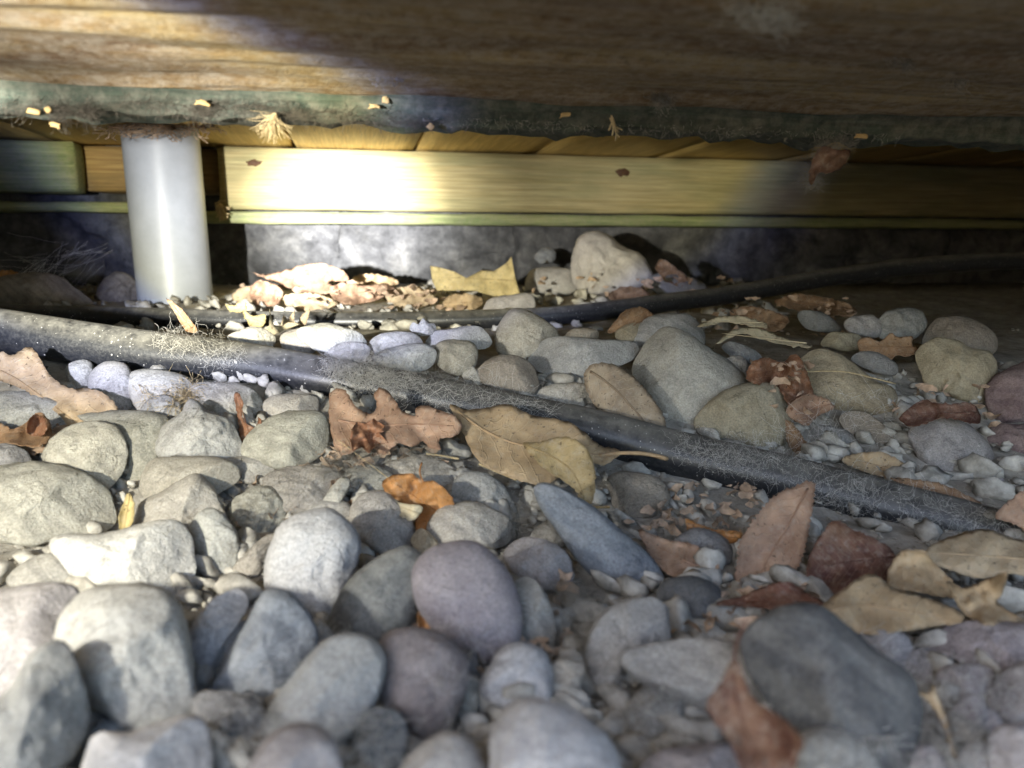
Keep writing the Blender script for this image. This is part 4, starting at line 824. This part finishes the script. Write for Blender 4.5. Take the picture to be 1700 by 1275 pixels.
web('dusty fluff under the pipe beside the blue finger stone', [(1060, 850, 90, 40), (1000, 800, 60, 40), (1150, 880, 60, 40), (890, 850, 40, 40)], surf(None, .012), 700, (8, 40), (.00004, .0001), .010, 'fluff', 1.0)
web('web strings over the brownish purple stone', [(770, 1010, 60, 60), (740, 1140, 50, 60), (850, 1000, 40, 40)], surf(None, .03), 130, (20, 80), (.00005, .0001), .006)
for lab_, bl in (('wispy web over the dark mossy lump', (400, 1200, 60, 50)), ('wispy web over the blue grey mottled stone', (620, 1230, 60, 50)), ('wispy web in the gap below the flat grey slab', (1080, 1160, 70, 50)), ('wispy web on the grey striped oblong stone', (500, 1080, 80, 60))):
    web(lab_, [bl], surf(None, .02), 120, (12, 60), (.00005, .00012), .008)
web('dry straw tangle under the pipe by the tan leaf', [(275, 655, 40, 22), (310, 650, 20, 16)], surf(None, .018), 200, (12, 45), (.0001, .0002), .008, 'straw', .5)
web('grey web among the lumps in the bottom right corner', [(1600, 1160, 100, 70), (1560, 1240, 80, 50)], surf(None, .016), 420, (12, 60), (.00005, .00011), .008)
web('thin bright cobweb threads in the dark left of the white pipe', [(120, 430, 60, 30), (150, 410, 60, 10), (70, 440, 20, 15)], lambda x, y: 1.15, 50, (40, 140), (.00012, .00022), .03, 'web', .25, 2.6)
web('cobweb wisps in the gloom around the long slanting stone', [(1420, 700, 80, 50), (1330, 720, 50, 40)], lambda x, y: .56, 160, (15, 70), (.00005, .0001), .01)
# webs hanging from the deck
def fringe(label, x0, x1, n, L, y_of, D, seedd, mat='fluff', rad=(.00008, .0002)):
    mb = MB(); fr = random.Random(seedd)
    for _ in range(n):
        px = fr.uniform(x0, x1); py = y_of(px)+fr.uniform(-14, 2); an = math.pi/2+fr.gauss(0, 1.0); ln = fr.uniform(*L); path = []
        Yb = at_plane_Y(px, py, D)-fr.uniform(0, .004)
        for i in range(7):
            path.append(at(px, py, Yb)); an += fr.gauss(0, .5); px += math.cos(an)*ln/7; py += math.sin(an)*ln/7*(.5 if ln > 20 else 1)
        V, F = tube(path, fr.uniform(*rad), 3, False); mb.add(V, F)
    org = mb.V[0].copy(); mb.V = [v-org for v in mb.V]; o = mb.build('cobweb', M[mat]); o.location = org
    return tag(o, label, 'cobweb', 'cobwebs')
def at_plane_Y(px, py, D):
    p = atn(px, py, D); return p.x*EY + D*NY
yb = lambda px: 181+px*.0365
fringe('ragged dusty cobweb fringe along the left half of the green strip', 0, 720, 700, (5, 22), yb, DS-.002, 1, 'film', (.00003, .00009))
fringe('sparser cobweb fringe along the right half of the green strip', 700, 1500, 300, (4, 18), yb, DS-.002, 2, 'fluff', (.00005, .00012))
fringe('brown root like fibres around the top of the white pipe', 175, 350, 160, (25, 60), lambda p: 215, 1.10, 3, 'litter', (.0004, .0008))
def film(label, pts, D, n=130):
    """sheet of matted dust web with a ragged edge, hanging from the strip"""
    Q = catmull(np.array(pts, float), n); fr = random.Random(hash_(label)); c = Q.mean(0)
    Q = np.array([q+np.array((fr.gauss(0, 2.6), fr.gauss(0, 3.2))) for q in Q])
    V = []; F = []
    rings = 5
    for j in range(rings):
        s = 1-j/rings
        for q in Q:
            p = c+(q-c)*s; Y = at_plane_Y(p[0], p[1], D)-.004*(1-s)+.0016*fbm(p[0]*.06, p[1]*.06, 2.2, 3); V.append(at(p[0], p[1], Y))
    V.append(at(c[0], c[1], at_plane_Y(c[0], c[1], D)-.004)); m_ = len(Q)
    for j in range(rings-1):
        for i in range(m_): F.append((j*m_+i, j*m_+(i+1) % m_, (j+1)*m_+(i+1) % m_, (j+1)*m_+i))
    for i in range(m_): F.append(((rings-1)*m_+i, (rings-1)*m_+(i+1) % m_, len(V)-1))
    org = V[0].copy(); o = mesh_obj('dust_web', [v-org for v in V], F, M['film'], loc=org)
    so = o.modifiers.new('thickness', 'SOLIDIFY'); so.thickness = .001; so.offset = 0
    return tag(o, label, 'dust web', 'cobwebs')
edge_d = lambda x, y: at_plane_Y(x, y, DS-.004)
web('matted dust web hanging at the left end of the green strip', [(40, 178, 60, 7), (110, 182, 40, 9), (140, 190, 14, 14), (90, 196, 12, 16)], edge_d, 620, (6, 40), (.00003, .00009), .003, 'film', .6, .05)
web('matted dust web along the strip above the white pipe', [(230, 172, 60, 6), (340, 176, 50, 7), (410, 180, 40, 7), (330, 184, 20, 8)], edge_d, 620, (6, 40), (.00003, .00009), .003, 'film', .6, .05)
web('long matted dust web left of the diagonal board joints', [(520, 190, 60, 7), (600, 198, 60, 8), (680, 204, 40, 6), (470, 186, 30, 8)], edge_d, 620, (6, 40), (.00003, .00009), .003, 'film', .6, .05)
web('web around the leaf hanging from the strip', [(1375, 255, 30, 22), (1350, 290, 8, 20), (1390, 240, 30, 8)], lambda x, y: at_plane_Y(x, y, DS), 420, (8, 40), (.00004, .0001), .006, 'fluff', .9)
web('grey dust clump stuck on the bearer near the middle', [(640, 105, 26, 24), (655, 120, 26, 14)], lambda x, y: at_plane_Y(x, y, DS-.03), 500, (8, 34), (.00006, .00014), .01, 'fluff', 1.1)
web('grey dust clump on the bearer right of the middle', [(1105, 135, 16, 34), (1098, 160, 14, 16)], lambda x, y: at_plane_Y(x, y, DS-.02), 420, (8, 34), (.00006, .00014), .01, 'fluff', 1.1)
web('dark dust clump high on the bearer at right', [(1480, 60, 24, 30), (1500, 90, 16, 24)], lambda x, y: at_plane_Y(x, y, .33), 380, (8, 34), (.00006, .00014), .01, 'fluff', 1.1)
web('long dust wisp hanging from the bearer far right', [(1600, 70, 14, 50), (1590, 120, 12, 30)], lambda x, y: at_plane_Y(x, y, .36), 320, (8, 40), (.00006, .00012), .01, 'fluff', .9)
web('pale blurred web wisp hanging at the top edge of the picture', [(1290, 30, 30, 22), (1240, 20, 40, 14)], lambda x, y: .26, 160, (20, 60), (.00005, .0001), .01, 'fluff', .7)
def tuft(label, ox, oy, n, L, ang, spread, D, mat='straw', rad=.00016):
    mb = MB(); fr = random.Random(hash_(label))
    for _ in range(n):
        px, py = ox+fr.gauss(0, 2), oy+fr.gauss(0, 1.5); an = ang+fr.gauss(0, spread); ln = fr.uniform(*L); path = []; Yb = at_plane_Y(px, py, D)-fr.uniform(0, .006)
        for i in range(9):
            path.append(at(px, py, Yb)); an += fr.gauss(0, .16); px += math.cos(an)*ln/9; py += math.sin(an)*ln/9
        V, F = tube(path, rad, 4, False); mb.add(V, F)
    org = mb.V[0].copy(); mb.V = [v-org for v in mb.V]; o = mb.build('fibre_tuft', M[mat]); o.location = org
    return tag(o, label, 'tuft', 'fibre tufts')
tuft('pale fibre tuft hanging from the strip right of the white pipe', 456, 190, 130, (16, 58), math.radians(112), .5, DS-.006, 'straw', .00009)
tuft('straw splinter hanging below the strip near the diagonal board joints', 1015, 195, 7, (25, 46), math.radians(78), .12, DS-.006, 'straw', .0006)
tuft('small crumbly fibre tuft at the cut end of the lit joist', 362, 340, 40, (10, 34), math.radians(50), .5, 1.39, 'straw', .0012)
for (px, py, lx, lz, an, lab) in ((55, 184, 17, 7, 10, 'pale wood chip at the left end of the green strip'), (92, 207, 14, 7, 20, 'wood chip dangling in web below the left end of the strip'), (640, 165, 9, 8, 0, 'yellow wood chip on the strip above the brightest part of the joist'),
        (622, 176, 14, 5, 5, 'thin pale chip just left of the yellow chip on the strip'), (898, 167, 18, 6, 2, 'long cream wood chip on the strip in the middle'), (938, 190, 14, 5, -8, 'brown yellow chip below the long cream chip'),
        (1430, 225, 17, 6, 4, 'curved tan chip beside the hanging leaf'), (338, 170, 18, 6, 15, 'ragged pale chip on the web above the white pipe'), (715, 210, 9, 8, 40, 'greenish chip at the strip edge by the first board joint'), (80, 182, 8, 8, 60, 'small tan chip right of the leftmost chip on the strip')):
    Y = at_plane_Y(px, py, DS-.008); c = at(px, py, Y); s = Y/FPX*.62; V, F = [], []
    ca, sa = math.cos(math.radians(an)), math.sin(math.radians(an)); nn = 14
    for lay, (sc_, dy) in enumerate(((.85, -.0006), (1.0, -.0002), (1.0, .0002), (.85, .0006))):
        for k in range(nn):
            a = 2*math.pi*k/nn; x, z = lx*s*math.copysign(abs(math.cos(a))**.6, math.cos(a))*sc_, lz*s*math.copysign(abs(math.sin(a))**.6, math.sin(a))*sc_
            j = 1+.9*noise.noise(Vector((k*1.3, px, 0))); z += -.25*abs(x)*abs(x)/(lx*s)
            V.append(Vector((x*ca*j+z*sa, dy, z*ca*j-x*sa)))
    F.append(tuple(range(nn))); F.append(tuple(range(3*nn, 4*nn))[::-1])
    for l_ in range(3):
        for k in range(nn): F.append((l_*nn+k, (l_+1)*nn+k, (l_+1)*nn+(k+1) % nn, l_*nn+(k+1) % nn))
    tag(mesh_obj('wood_chip', V, F, M['chip'], loc=c), lab, 'wood chip', 'wood chips on the strip')
# a few loose stalks
for (lab, pts, r) in (('pale straw stalk beside the rounded tan leaf', [(795, 770, .47), (820, 781, .468), (858, 797, .462)], .0007), ('short pale straw left of the two toned leaf', [(708, 753, .49), (735, 757, .488), (762, 762, .487)], .0008),
        ('brown twig lying across the tan slab on the right bank', [(1335, 617, .60), (1400, 617, .60), (1450, 628, .60), (1487, 637, .60)], .0006), ('long fine root thread lying below the oak leaf', [(560, 730, .47), (620, 775, .46), (690, 830, .44)], .00025)):
    P = catmull(np.array([tuple(at(*p)) for p in pts]), 14, False); o0 = Vector(P[7]); V, F = tube([Vector(p)-o0 for p in P], r, 6)
    tag(mesh_obj('dry_stalk', V, F, M['straw'], loc=o0), lab, 'stalk')
